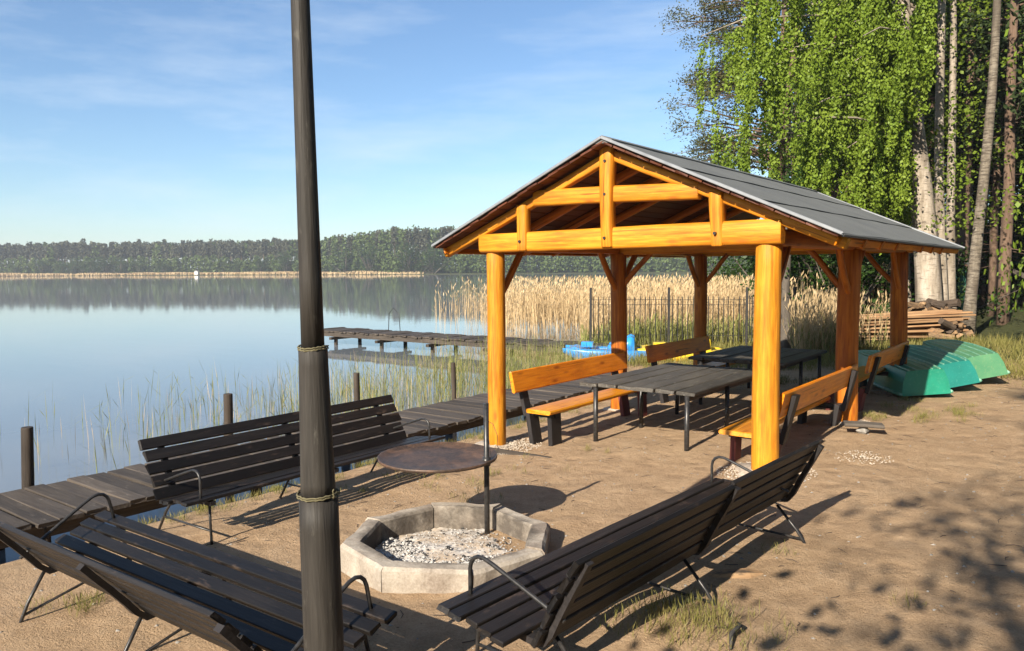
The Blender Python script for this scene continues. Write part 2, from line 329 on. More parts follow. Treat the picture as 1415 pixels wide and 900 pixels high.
def frame_mat(p0, p1, up=(0, 0, 1)):
    p0, p1 = Vector(p0), Vector(p1); x = (p1 - p0).normalized(); u = Vector(up); y = u.cross(x)
    if y.length < 1e-4: y = Vector((0, 1, 0)).cross(x)
    y.normalize(); z = x.cross(y); c = (p0 + p1) / 2
    return Matrix(((x.x, y.x, z.x, c.x), (x.y, y.y, z.y, c.y), (x.z, y.z, z.z, c.z), (0, 0, 0, 1)))
def board(name, p0, p1, wd, th, mat, parent, up=(0, 0, 1), var=0, ch=.006, warp=.006, rings=3):
    L = (Vector(p1) - Vector(p0)).length
    o = bpy.data.objects.new(name, plank_mesh(L, wd, th, mat, var, ch, warp, rings)); link(o, parent)
    o.matrix_local = frame_mat(p0, p1, up); return o
def log(name, p0, p1, w0, h0, mat, parent, w1=None, h1=None, up=(0, 0, 1), square=.5, rings=9, n=14, seed=0, wob=.02, smooth=True, bow=0):
    """timber along local X; square 0 = round, 1 = sawn"""
    L = (Vector(p1) - Vector(p0)).length; rr = random.Random(seed + 11); b = MB(); R_ = []
    w1 = w1 or w0; h1 = h1 or h0; e = 1 - .72 * square; ph = [rr.uniform(0, 6.28) for _ in range(4)]
    for i in range(rings):
        t = i / (rings - 1); x = -L / 2 + L * t; hw = (w0 + (w1 - w0) * t) / 2; hh = (h0 + (h1 - h0) * t) / 2
        oy = wob * math.sin(3 * t + ph[0]) * .6; oz = wob * math.sin(4 * t + ph[1]) * .5 + bow * math.sin(math.pi * t); ring = []
        for k in range(n):
            a = 2 * math.pi * k / n; ca, sa = math.cos(a), math.sin(a)
            r = 1 + wob * (.9 * math.sin(2 * a + ph[2] + 2.2 * t) + .8 * math.sin(5 * t + 3 * a + ph[3])) + rr.uniform(-.012, .012)
            ring.append((x, math.copysign(abs(ca) ** e, ca) * hw * r + oy, math.copysign(abs(sa) ** e, sa) * hh * r + oz))
        R_.append(ring)
    ins = [(p[0] - .012, p[1] * .93, p[2] * .93) for p in R_[0]]; ine = [(p[0] + .012, p[1] * .93, p[2] * .93) for p in R_[-1]]
    b.loft([ins] + R_ + [ine]); me = mesh_from(name, b.v, b.f, mat)
    if smooth: me.polygons.foreach_set('use_smooth', [len(p.vertices) == 4 for p in me.polygons])
    o = bpy.data.objects.new(name, me); link(o, parent); o.matrix_local = frame_mat(p0, p1, up); return o
def quads(name, C, A, B, mat, parent=None, kind=None):
    """many small rhombic leaves: centre C, half-axes A and B (numpy n x 3)"""
    n = len(C); V = np.empty((n, 4, 3)); V[:, 0] = C - A; V[:, 1] = C - B; V[:, 2] = C + A; V[:, 3] = C + B
    me = bpy.data.meshes.new(name); me.vertices.add(4 * n); me.vertices.foreach_set('co', V.reshape(-1)); me.loops.add(4 * n); me.polygons.add(n)
    me.loops.foreach_set('vertex_index', np.arange(4 * n, dtype=np.int32)); me.polygons.foreach_set('loop_start', np.arange(0, 4 * n, 4, dtype=np.int32))
    me.materials.append(mat); me.update(calc_edges=True); me.validate()
    o = bpy.data.objects.new(name, me); link(o, parent)
    if kind: o['kind'] = kind
    return o
def rnd_axes(n, size, flat=.0, asp=.55, rng=RNG):
    a = rng.normal(size=(n, 3)); a[:, 2] *= 1 - flat; a /= np.linalg.norm(a, axis=1)[:, None] + 1e-9
    b = np.cross(a, rng.normal(size=(n, 3))); b /= np.linalg.norm(b, axis=1)[:, None] + 1e-9
    s = size * rng.uniform(.65, 1.35, (n, 1)); return a * s, b * s * asp
def sphere_pts(n, rng=RNG):
    v = rng.normal(size=(n, 3)); v /= np.linalg.norm(v, axis=1)[:, None]; return v

# ------------------------------------------------------------------ ground, water
WATER = -.75
def shore_x(y):
    if y < 4: return -5.05
    if y < 11.5: return -5.05 - (y - 4) * .62
    return -9.7 - (y - 11.5) * .12
def sstep(a, b, x):
    t = min(1, max(0, (x - a) / (b - a))); return t * t * (3 - 2 * t)
def gz(x, y):
    if x > 0: h = -.08 + .02 * min(x, 6) + (max(0, min(y, 30) - 12)) * .008
    elif x > -3.8: h = -.08 + .2 * (x / 3.8)
    else: h = -.28 - .08 * min(2, (-3.8 - x))
    d = shore_x(y) - x
    X = .796 * x + .605 * y + 2.82; Y = -.605 * x + .796 * y + 8.6
    if Y > 27 and X < 14: d = max(d, min((Y - 27) * .4, 3), 0) if d > -6 else d
    if d > -.5: h = h + (-1.35 - h) * sstep(-.5, 1.6, d)
    return h
def bumpy(x, y):
    a = mnoise.noise(Vector((x * .55, y * .55, 0))) * .03 + mnoise.noise(Vector((x * 1.9, y * 1.9, 3))) * .018 + mnoise.noise(Vector((x * 5, y * 5, 7))) * .010
    m = .10 * math.exp(-(((x - .95) / .55) ** 2 + ((y + 4.15) / .45) ** 2))
    return a + m
def axis(lo, hi, step, far):
    a = list(np.arange(lo, hi + 1e-6, step)); g = step; p = hi
    while p < far: g *= 1.35; p += g; a.append(p)
    g = step; p = lo
    while p > -far: g *= 1.35; p -= g; a.insert(0, p)
    return a
def far_shore(X):      # distance of the far shoreline for a lateral position X (camera plan)
    P = [(-4000, 620), (-500, 560), (-190, 540), (-120, 500), (-70, 470), (60, 455), (170, 400), (230, 250), (262, 150), (4000, 100)]
    for (a, b), (c, d) in zip(P, P[1:]):
        if a <= X <= c: return b + (d - b) * (X - a) / (c - a)
    return 500
xs = axis(-6.5, 7, .085, 3500); ys = axis(-8.6, 13, .085, 3500)
gv = []; gh = []
for y in ys:
    for x in xs:
        X = .796 * x + .605 * y + 2.82; Y = -.605 * x + .796 * y + 8.6
        h = gz(x, y)
        if abs(x) < 30 and abs(y) < 60: h += bumpy(x, y)
        d = Y - far_shore(X)
        if d > -6 and Y > 90: h = max(h, -1.35 + min(1, (d + 6) / 12) * (1.0 + min(5, max(0, d) * .02)))
        gv.append((x, y, h))
        hum = max(sstep(2.2, 5.5, x) * sstep(6.5, 12, y), sstep(3.2, 7, x - .15 * y) * .55, sstep(11.5, 15, y) * .8 if x > -9 else .6 * sstep(9, 13, y))
        gh.append(hum)
nx = len(xs); gf = [(j * nx + i, j * nx + i + 1, (j + 1) * nx + i + 1, (j + 1) * nx + i) for j in range(len(ys) - 1) for i in range(nx - 1)]
gme = mesh_from('ground', gv, gf, M['sand'], True)
at = gme.attributes.new('humus', 'FLOAT', 'POINT'); at.data.foreach_set('value', gh)
ground = link(bpy.data.objects.new('ground', gme)); ground['kind'] = 'structure'; ground['label'] = 'trodden sandy lakeside ground'
def G(x, y): return gz(x, y) + bumpy(x, y)

wb = MB(); wb.add([(-3400, -3400, WATER), (3400, -3400, WATER), (3400, 3400, WATER), (-3400, 3400, WATER)], [(0, 1, 2, 3)])
wat = wb.build('water', M['water']); wat['kind'] = 'structure'; wat['label'] = 'calm lake reflecting the far wood and sky'

# ------------------------------------------------------------------ picnic shelter
PW, PL, ZB = 3.82, 3.4427, 2.43
sh = thing('picnic_shelter', 'open sided yellow log picnic shelter with grey felt gable roof', 'shelter', (0, 0, 0))
pr = {(0, 0): (.15, .138), (0, 1): (.16, .15), (0, 2): (.15, .14), (1, 0): (.128, .125), (1, 1): (.135, .14), (1, 2): (.13, .13)}
for (i, j), (r0, r1) in pr.items():
    x, y = -PW * i, PL * j; z0 = G(x, y) - .05
    log('post', (x, y, z0), (x, y, ZB + .01), r0 * 2, r0 * 2, M['yellowlog'] if j == 0 else M['yellowlog_shade'], sh, r1 * 2, r1 * 2, up=(0, 1, 0), square=0, rings=12, n=18, seed=i * 10 + j, wob=.028 if j else .012)
# trusses
def truss(y, front):
    m = M['yellowlog']
    log('tie_beam', (-3.98, y, 2.555), (.17, y, 2.58), .16, .255, m, sh, .16, .275, square=.8, seed=3, wob=.008)
    log('collar_beam', (-3.06, y + .002, 3.118), (-.78, y + .002, 3.08), .14, .21, m, sh, .14, .20, square=.75, seed=4, wob=.012)
    log('king_post', (-1.955, y - .03, 2.47), (-1.945, y - .03, 3.665), .155, .17, m, sh, .21, .18, up=(0, 1, 0), square=.55, seed=5, wob=.02)
    for a in (-3.25, -.54):
        log('queen_post', (a, y - .025, 2.45), (a, y - .025, 3.03), .15, .16, m, sh, .17, .165, up=(0, 1, 0), square=.6, seed=int(a * 9), wob=.015)
    for sgn in (-1, 1):
        log('rafter', (-1.91, y + .01, 3.585), (-1.91 + sgn * 2.735, y + .01, 2.43), .13, .13, m, sh, .13, .125, square=.75, seed=sgn, wob=.012)
truss(-.09, True)
for bx_, bz_ in ((-1.955, 2.57), (-1.95, 3.10), (-1.95, 3.50), (-3.25, 2.56), (-.54, 2.58)):
    b = MB(); b.tube([(bx_, -.225, bz_), (bx_, -.19, bz_)], [.017, .02], 8); b.build('bolt', M['steel'], sh)
for y, rf in ((PL, True), (2 * PL + .05, True)):
    log('tie_beam', (-3.98, y, 2.55), (.17, y, 2.56), .17, .24, M['yellowlog'], sh, square=.8, seed=int(y), wob=.008)
    log('king_post', (-1.95, y - .02, 2.67), (-1.95, y - .02, 3.66), .16, .16, M['yellowlog'], sh, up=(0, 1, 0), square=.5, seed=5)
for x in (0.005, -PW - .005):                                   # wall plates on the posts
    log('wall_plate', (x, .06, 2.535), (x, 2 * PL + .55, 2.535), .17, .2, M['redlog'], sh, square=.6, seed=int(x * 3) + 2, wob=.012)
for y in np.arange(.85, 7.7, .86):
    if min(abs(y - PL), abs(y - 2 * PL)) < .12: continue
    for sgn in (-1, 1):
        log('rafter', (-1.91 + sgn * .02, y, 3.59), (-1.91 + sgn * 2.69, y, 2.455), .09, .12, M['redlog'], sh, square=.7, seed=int(y * 7) + sgn, wob=.01, rings=5, n=10)
for x in (0, -PW):                                              # knee braces along the sides
    for j, s in ((0, 1), (1, -1), (1, 1), (2, -1)):
        y = PL * j
        log('brace', (x, y + s * .1, 1.84), (x, y + s * .66, 2.50), .095, .10, M['redlog'], sh, square=.15, seed=j + s, rings=6, n=10, wob=.03, bow=.02)
for x, s in ((0, -1), (-PW, 1)):
    for y in (PL, 2 * PL):
        log('brace', (x + s * .1, y, 1.9), (x + s * .6, y, 2.45), .09, .09, M['redlog'], sh, square=.15, seed=int(y) + s, rings=6, n=10, wob=.03)
# roof: boards below, three felt strips each side above, metal drip edges
ang = math.atan2(1.204, 2.74); Y0, Y1 = -.36, 7.93
def slope(sgn, d, lift):      # point on the roof slope d metres down from the ridge
    return (-1.91 + sgn * (d * math.cos(ang) + lift * math.sin(ang)), 3.744 - d * math.sin(ang) + lift * math.cos(ang))
SL = 2.74 / math.cos(ang)
nb = 17
for sgn in (-1, 1):
    nrm = (sgn * math.sin(ang), 0, math.cos(ang))
    for k in range(nb):
        d = (k + .5) * SL / nb; x, z = slope(sgn, d, -.035)
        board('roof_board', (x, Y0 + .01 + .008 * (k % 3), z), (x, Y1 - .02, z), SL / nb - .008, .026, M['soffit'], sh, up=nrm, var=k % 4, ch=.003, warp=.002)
    ns = 3
    for k in range(ns):
        d0 = k * SL / ns; d1 = (k + 1) * SL / ns + .06 if k < ns - 1 else SL + .02
        lift = .010 * (ns - k)
        nseg = 14; b = MB(); rings = []
        for q in range(nseg + 1):
            y = Y0 + (Y1 - Y0) * q / nseg; wv = .004 * math.sin(q * 2.1 + k); xx0, zz0 = slope(sgn, d0, lift - .018 + wv); xx1, zz1 = slope(sgn, d1, lift - .016 + wv * .5)
            xa, za = slope(sgn, d0, lift - .012 + wv); xb, zb = slope(sgn, d1, lift - .008 + wv)
            rings.append([(xx0, y, zz0), (xx1, y, zz1), (xb, y, zb), (xa, y, za)])
        b.loft(rings); b.build('roofing_felt', M['felt'], sh)
    x0, z0 = slope(sgn, 0, .016); x1, z1 = slope(sgn, SL + .03, .004)
    board('rake_trim', (x0, Y0 - .014, z0), (x1, Y0 - .014, z1), .018, .036, M['edge'], sh, up=nrm, warp=.002)
    board('rake_trim', (x0, Y1 + .014, z0), (x1, Y1 + .014, z1), .018, .036, M['edge'], sh, up=nrm, warp=.002)
    x1, z1 = slope(sgn, SL + .035, -.016)
    board('eave_trim', (x1, Y0 + .02, z1), (x1, Y1 - .02, z1), .02, .03, M['felt'], sh, up=nrm, warp=.002)
    x1, z1 = slope(sgn, SL - .03, -.10)
    board('fascia_board', (x1, Y0 + .14, z1), (x1, Y1 - .1, z1), .022, .085, M['orange'], sh, up=nrm, warp=.003)
b = MB(); rings = []
for q in range(15):
    y = Y0 + .005 + (Y1 - Y0 - .01) * q / 14
    rings.append([(-1.91 - .13, y, 3.735 - .045), (-1.91 + .13, y, 3.735 - .045), (-1.91 + .14, y, 3.725), (-1.91, y, 3.785), (-1.91 - .14, y, 3.725)])
b.loft(rings); b.build('ridge_cap', M['felt'], sh)
# concrete footings with gravel
for i, (x, y, rr_) in enumerate([(0, 0, .34), (0, PL, .24), (0, 2 * PL, .26), (-PW, 0, .33), (-PW, PL, .24), (-PW, 2 * PL, .24)]):
    b = MB(); z = G(x, y); ring0 = []; ring1 = []
    for k in range(16):
        a = k / 16 * 6.283; r = rr_ * (1 + .12 * math.sin(3 * a + i) + .08 * math.sin(5 * a + 2 * i)); ring0.append((x + r * 1.2 * math.cos(a), y + r * 1.2 * math.sin(a), z - .08)); ring1.append((x + r * .9 * math.cos(a), y + r * .9 * math.sin(a), z + .022))
    b.loft([ring0, ring1]); b.build('footing', M['gravel'], sh, True)

# ------------------------------------------------------------------ garden benches round the fire
SEAT = [(.05, .420, -3), (.158, .413, -5), (.264, .398, -8), (.368, .380, -9), (.468, .362, -8)]
BACK = [(.612, .395, 64), (.662, .505, 62), (.718, .614, 60), (.778, .722, 58), (.842, .826, 57)]
BAT = [(.005, .388), (.12, .385), (.25, .368), (.38, .347), (.48, .330), (.55, .325), (.615, .335), (.665, .40), (.715, .505), (.772, .615), (.832, .725), (.895, .845)]
def garden_bench(L, label, loc, rz, tilt=0, split=False, ends=(0, 0), bx=None, fx=None):
    t = thing('garden_bench', label, 'bench', loc, rz, 'slatted benches around the fire pit')
    t.rotation_euler = (tilt, 0, rz)
    def slat(x0, x1, d, z, a, wd, k, nm):
        u = Vector((0, -math.sin(R(a)), math.cos(R(a)))) if nm == 'seat_slat' else Vector((0, -math.sin(R(a)), math.cos(R(a))))
        board(nm, (x0, d, z), (x1, d, z), wd, .032, M['black'], t, up=u, var=k, ch=.005, warp=.004)
    for k, (d, z, a) in enumerate(SEAT): slat(-L / 2 + .02 * (k % 3) - .01, L / 2 + .015 * ((k + 1) % 3), d, z, -a if a > 0 else a * -1 * -1, .088, k, 'seat_slat')
    for k, (d, z, a) in enumerate(BACK):
        e0, e1 = -L / 2 + .03 + ends[0] + .01 * (k % 2), L / 2 - .05 + ends[1] - .015 * (k % 2)
        if split:
            m = split if split is not True else 0
            slat(e0, m - .004, d, z, a, .104, k, 'back_slat'); slat(m + .004, e1, d + .012, z - .018, a, .104, k + 5, 'back_slat')
        else: slat(e0, e1, d, z, a, .104, k, 'back_slat')
    xsf = [-L / 2 + .24, 0 if not split else (split if split is not True else 0), L / 2 - .30]
    for x in (bx or xsf):
        rings = []
        for i, (d, z) in enumerate(BAT):
            p0 = BAT[max(0, i - 1)]; p1 = BAT[min(len(BAT) - 1, i + 1)]; tx, tz = p1[0] - p0[0], p1[1] - p0[1]; l = math.hypot(tx, tz); nx_, nz_ = -tz / l, tx / l
            h = .019; rings.append([(x - .027, d + nx_ * h, z + nz_ * h - .012), (x + .027, d + nx_ * h, z + nz_ * h - .012), (x + .027, d - nx_ * h, z - nz_ * h - .012), (x - .027, d - nx_ * h, z - nz_ * h - .012)])
        b = MB(); b.loft(rings); b.build('curved_batten', M['blackpost'], t)
    for x in (fx or xsf):
        b = MB(); b.tube([(x, .045, -.10), (x, .06, .20), (x, .062, .375)], .0125, 8); b.tube([(x, .99, -.10), (x, .80, .17), (x, .635, .345)], .0125, 8)
        b.tube([(x, .055, .115), (x, .86, .10)], .010, 8); b.build('leg_frame', M['steel'], t, True)
    for x in (xsf[0] - .09, xsf[2] + .09):
        pts = [(x, .05, .40), (x, .05, .50), (x, .05, .585), (x, .058, .625), (x, .08, .655), (x, .115, .672), (x, .16, .672), (x, .22, .655), (x, .42, .585), (x, .62, .512), (x, .735, .468)]
        b = MB(); b.tube(pts, .0125, 8); b.build('armrest', M['steel'], t, True)
    return t
z = lambda x, y: gz(x, y) - .01
garden_bench(3.30, 'long black slatted bench with its back to the boardwalk', (-3.30, -3.32, -.245), R(90), 0)
garden_bench(3.44, 'black slatted bench seen from behind, between fire pit and sand path', (.11, -3.66, -.125), R(-93.4), 0, split=-.21, ends=(-.24, -.06), bx=(-1.86, -.23, 1.52), fx=(-1.58, .02, 1.46))
garden_bench(3.20, 'black slatted bench nearest the camera, just behind the lamp pole', (-1.76, -5.50, -.14), R(181.5), R(-12), ends=(.30, 0))

# ------------------------------------------------------------------ lamp pole
lp = thing('lamp_pole', 'tall dark stepped pole in front of the benches', 'pole', (-.02, -6.165, 0))
def tilt(zv): return (-.012 * zv, -.005 * zv, zv)
def section(nm, zs, rs):
    o = MB(); o.tube([(0, 0, z_) for z_ in zs], rs, 24); return o.build(nm, M['pole'], lp, True)
rgs = [(-.4, 1.11, .098, .094), (1.11, 1.82, .084, .068), (1.82, 5.2, .055, .031)]
for i, (a, b_, r0, r1) in enumerate(rgs):
    L = b_ - a; n = 10
    zs = [-L / 2 + L * k / n for k in range(n + 1)]; rs = [r0 + (r1 - r0) * k / n for k in range(n + 1)]
    if i == 1: zs += [L / 2 + .003]; rs[-1] = .069; rs += [.066]
    b = MB(); b.tube([(z_, 0, 0) for z_ in zs], rs, 24)
    o = b.build('pole_section', M['pole'], lp); o.data.polygons.foreach_set('use_smooth', [len(p.vertices) == 4 for p in o.data.polygons])
    o.matrix_local = frame_mat(tilt(a), tilt(b_), up=(0, 1, 0))
for zz, rr_ in ((1.115, .094), (1.822, .064)):
    b = MB()
    for w_ in range(2):
        pts = []
        for k in range(41):
            a = k / 40 * 6.283; r = rr_ + .004 + .003 * math.sin(9 * a + w_)
            pts.append((-.012 * zz + r * math.cos(a), -.005 * zz + r * math.sin(a), zz + .004 + w_ * .010 + .004 * math.sin(2 * a + 1) + .002 * math.sin(17 * a)))
        b.tube(pts, .0042, 6)
    if zz < 1.5: b.tube([(.09, .0, zz), (.103, -.005, zz + .015), (.10, -.01, zz + .04), (.107, -.01, zz + .05)], .004, 5)
    b.build('rope', M['rope'], lp, True)

# ------------------------------------------------------------------ fire pit
PX, PY = -1.24, -3.90; pz = gz(PX, PY)
fp = thing('fire_pit', 'octagonal concrete fire pit ring in the middle of the benches', 'fire pit', (PX, PY, pz), R(8))
ro, ri, H = .87, .70, .20
for k in range(8):
    a0, a1 = (k + .008) * math.pi / 4, (k + .992) * math.pi / 4; b = MB()
    rnd = random.Random(k); dz = rnd.uniform(-.010, .010); n = 6
    rings = []
    for q in range(n + 1):
        f_ = q / n; P0 = Vector((math.cos(a0), math.sin(a0))); P1 = Vector((math.cos(a1), math.sin(a1))); Q = P0.lerp(P1, f_)
        j = rnd.uniform(-.012, .010); c = .026
        rings.append([(Q.x * ri, Q.y * ri, -.15), (Q.x * ro, Q.y * ro, -.15), (Q.x * (ro + j), Q.y * (ro + j), H - c + dz), (Q.x * (ro - c + j), Q.y * (ro - c + j), H + dz + j * .5), (Q.x * (ri + c * .7), Q.y * (ri + c * .7), H + dz + j * .5), (Q.x * (ri + j * .5), Q.y * (ri + j * .5), H - c * .7 + dz)])
    b.loft(rings); b.build('concrete_block', M['concrete'], fp)
n = 40; v = []; f = []
for i in range(n + 1):
    for j in range(n + 1):
        x, y = (i / n - .5) * 1.36, (j / n - .5) * 1.36; r = math.hypot(x, y)
        v.append((x, y, .015 + .045 * max(0, 1 - (r / .6) ** 2) + .02 * mnoise.noise(Vector((x * 6, y * 6, 1))) + .012 * mnoise.noise(Vector((x * 19, y * 19, 4)))))
f = [(i * (n + 1) + j, (i + 1) * (n + 1) + j, (i + 1) * (n + 1) + j + 1, i * (n + 1) + j + 1) for i in range(n) for j in range(n) if math.hypot((i + .5) / n - .5, (j + .5) / n - .5) < .487]
o = link(bpy.data.objects.new('ash', mesh_from('ash', v, f, M['ash'], True))); o.location = (PX, PY, pz); o['kind'] = 'stuff'; o['label'] = 'bed of pale ash inside the fire pit'
def lumps(n, fn, smin, smax, flat=.6, seed=1):
    rr = random.Random(seed); b = MB()
    for _ in range(n):
        x, y, zz = fn(rr); s = rr.uniform(smin, smax); q = Matrix.Rotation(rr.uniform(0, 6.28), 3, 'Z') @ Matrix.Rotation(rr.uniform(-.5, .5), 3, 'X')
        vs = []
        for (a, c, d) in ((1, 0, 0), (.1, 1, 0), (-1, .1, 0), (0, -1, .1), (.2, .1, 1), (0, 0, -1), (.6, .6, .5), (-.6, .5, .4)):
            p = q @ Vector((a * s * rr.uniform(.6, 1.3), c * s * rr.uniform(.5, 1.1), d * s * flat * rr.uniform(.7, 1.2))); vs.append((x + p.x, y + p.y, zz + p.z))
        b.add(vs, [(0, 6, 4), (6, 1, 4), (1, 7, 4), (7, 2, 4), (2, 3, 4), (3, 0, 4), (1, 6, 0, 5), (2, 7, 1, 5), (3, 2, 5), (0, 3, 5)])
    return b
def in_pit(rr):
    r = .60 * math.sqrt(rr.random()); a = rr.uniform(0, 6.283); return (r * math.cos(a), r * math.sin(a), .03 + .045 * max(0, 1 - (r / .6) ** 2))
def pit_edge(rr):
    a = rr.uniform(3.3, 6.6); r = rr.uniform(.25, .6); return (r * math.cos(a), r * math.sin(a), .04 + .03 * rr.random())
for nm, nn, fn, a, c, mt, lb in (('ash_lumps', 480, pit_edge, .006, .022, 'ashlump', 'pale ash lumps heaped at the front of the fire pit'), ('ash_crumbs', 700, in_pit, .004, .012, 'ashlump', 'small pale ash crumbs scattered in the fire pit'), ('charcoal', 70, in_pit, .006, .024, 'coal', 'burnt black charcoal bits in the fire pit')):
    o = lumps(nn, fn, a, c, .7, len(nm)).build(nm, M[mt]); o.location = (PX, PY, pz); o['kind'] = 'stuff'; o['label'] = lb
# swivel grill plate on its post
gr = thing('grill_stand', 'round rusty grill plate swung on a post over the fire pit', 'grill', (-1.30, -3.33, pz))
b = MB(); b.tube([(0, 0, -.2), (0, 0, .5), (0, 0, 1.18)], .024, 14); b.build('post', M['steel'], gr, True)
b = MB(); dc = Vector((-1.72 + 1.30, -3.50 + 3.33, .53 - pz)); n = 40
prof = [(.0, .002), (.30, .0), (.50, .004), (.525, .022), (.532, .022), (.527, -.004), (.50, -.014), (.30, -.018), (0, -.018)]
rings = [[(dc.x + r * math.cos(k / n * 6.2832), dc.y + r * math.sin(k / n * 6.2832), dc.z + z_) for k in range(n)] for r, z_ in [(max(r, .001), z_) for r, z_ in prof]]
b.loft(rings, False); o = b.build('grill_plate', M['rust'], gr, True)
b = MB(); b.tube([(.024, .0, dc.z - .03), (-.1, -.03, dc.z - .03), (dc.x, dc.y, dc.z - .03)], .012, 8)
b.tube([(0, 0, dc.z - .045), (0, 0, dc.z + .03)], .036, 14); b.build('support_arm', M['steel'], gr, True)
b = MB(); pts = [(.012 * math.sin(i * .7), .004 * i, .95 - 0 * i) for i in range(2)]
b.tube([(.02, .01, 1.02), (.06, .02, 1.0), (.10, .03, .90), (.105, .03, .78), (.08, .02, .69), (.04, .01, .72), (.03, .0, .86)], .0025, 5); b.build('wire_loop', M['steel'], gr, True)

# ------------------------------------------------------------------ picnic benches and tables under the roof
def picnic_bench(L, label, loc, rz, back='orange', seat='yellow', dx=0):
    """x along, y to the back, z up; front of the seat at y=0"""
    t = thing('picnic_bench', label, 'bench', loc, rz, 'yellow plank benches under the shelter')
    board('seat', (-L / 2, .19, .505), (L / 2, .19, .505), .42, .055, M[seat], t, ch=.018, warp=.003)
    board('backrest', (-L / 2 - .06, .585 + dx, .885), (L / 2 + .03, .585 + dx, .885), .30, .05, M[back], t, up=(0, -math.cos(R(12)), math.sin(R(12))), ch=.018, warp=.004)
    for i, x in enumerate((-L / 2 + .22, L / 2 - .30)):
        mt = M['blackpost']; mf = M['blackpost'] if i == 0 else M['maroon']
        board('front_leg', (x, .05, -.12), (x, .08, .475), .24 if i == 0 else .20, .07, mf, t, up=(0, 1, 0), var=i)
        board('rear_leg', (x, .36 + dx, -.12), (x, .46 + dx, .475), .22, .07, mf, t, up=(0, 1, 0), var=i + 2)
        board('seat_bearer', (x, .01, .44), (x, .50 + dx, .44), .09, .07, mt, t, var=3)
        board('back_upright', (x + .005, .515 + dx, .40), (x + .005, .665 + dx, .97), .15, .06, mt, t, up=(0, 1, 0), var=i + 4)
    return t
gl = -.27
picnic_bench(3.1, 'yellow plank bench on the lake side, nearest the front left post', (-2.97, 1.62, -.26), R(90))
picnic_bench(2.65, 'lake side yellow bench at the far end, half in shade', (-3.02, 5.52, -.25), R(90))
picnic_bench(3.15, 'yellow plank bench facing the lake beside the front right post', (-.60, 1.75, -.235), R(-90), dx=.12)
picnic_bench(2.75, 'far yellow bench in shade beside the green boats', (-.60, 5.6, -.18), R(-90), dx=.12)
def picnic_table(L, label, loc, seed):
    t = thing('picnic_table', label, 'table', loc, 0, 'dark plank tables under the shelter')
    for k in range(6):
        x = -.72 + k * .288 * 1.0
        board('top_plank', (x, -L / 2 + .02 * ((k * 7 + seed) % 3), .78), (x, L / 2 - .02 * ((k * 5) % 3), .78), .268, .05, M['table'], t, var=k + seed * 7, ch=.01, warp=.005)
    for y in (-L / 2 + .3, L / 2 - .3):
        board('cross_bearer', (-.8, y, .735), (.8, y, .735), .09, .04, M['table'], t, var=2)
    for sx in (-1, 1):
        board('apron', (sx * .70, -L / 2 + .12, .715), (sx * .70, L / 2 - .12, .715), .04, .11, M['table'], t, var=4)
        for y in (-L / 2 + .04, 0, L / 2 - .12):
            b = MB(); b.tube([(sx * .68 + .06, y, -.15), (sx * .68 + .06, y, .75)], .033, 10); b.build('leg', M['steel'], t, True)
    return t
picnic_table(2.75, 'dark weathered plank table between the two front benches', (-2.0, 2.03, -.19), 0)
picnic_table(2.5, 'far dark table deeper in the shelter shade', (-2.05, 5.55, -.18), 1)

# ------------------------------------------------------------------ boardwalk, mooring posts, jetty
bw = thing('boardwalk', 'grey plank boardwalk along the lake edge', 'boardwalk', (-5.75, 0, -.20))
y = -11.0; k = 0
while y < 7.0:
    wd = (.215, .19, .235, .205)[k % 4]
    jx = .03 * math.sin(k * 2.3); board('plank', (-.71 + jx, y, .0), (.74 + jx, y + .01 * math.sin(k), .0), wd, .045, M['deck'], bw, var=k % 6, ch=.008, warp=.006)
    y += wd + .012; k += 1
for x in (-.55, .0, .58): board('stringer', (x, -11, -.10), (x, 7.0, -.10), .09, .14, M['pile'], bw, var=1)
for y in np.arange(-10.2, 7, 2.4):
    for x in (-.6, .56):
        b = MB(); b.tube([(x, y, -1.5), (x, y, -.03)], .07, 10); b.build('pile', M['pile'], bw, True)
for i, (y, zt, r, lab) in enumerate([(-4.98, .46, .066, 'thick dark mooring post at the far left of the boardwalk'), (-2.47, .505, .062, 'dark mooring post rising behind the left end of the boardwalk bench'), (-.15, .535, .05, 'mooring post behind the right end of the boardwalk bench, right of the lamp pole'), (2.18, .47, .045, 'thin mooring post nearest the shelter, among green reeds')]):
    o = log('mooring_post', (-6.57, y, -1.4), (-6.57, y, zt), r * 2, r * 2, M['pile'], None, r * 1.9, r * 1.9, up=(0, 1, 0), square=0, rings=10, n=14, seed=i, wob=.03)
    tag(o, lab, 'post', 'mooring posts along the boardwalk')
jt = thing('jetty', 'old plank jetty reaching out into the lake beyond the reeds', 'jetty', (0, 12.35, -.22))
x = -9.3; k = 0
while x > -22.4:
    wd = (.17, .15, .19)[k % 3]; board('plank', (x, -.78 + .03 * math.sin(k * 1.7), .012 * math.sin(k * .9)), (x, .78 + .03 * math.cos(k * 2.1), .012 * math.sin(k * .9)), wd, .05, M['deck'], jt, var=k % 6 + 6, warp=.01)
    x -= wd + .014; k += 1
for yy in (-.68, .0, .68): board('stringer', (-22.3, yy, -.12), (-9.0, yy, -.12), .10, .17, M['deck'], jt, var=1)
for xx in (-21.2, -18.6, -16.0, -13.4, -10.9):
    board('cross_beam', (xx, -.9, -.26), (xx, .9, -.26), .14, .10, M['pile'], jt, var=2)
    for yy in (-.62, .62):
        b = MB(); b.tube([(xx, yy, -1.8), (xx, yy, -.2)], .075, 8); b.build('pile', M['pile'], jt, True)
board('end_beam', (-22.9, -.85, -.05), (-22.45, .85, -.05), .12, .1, M['pile'], jt)
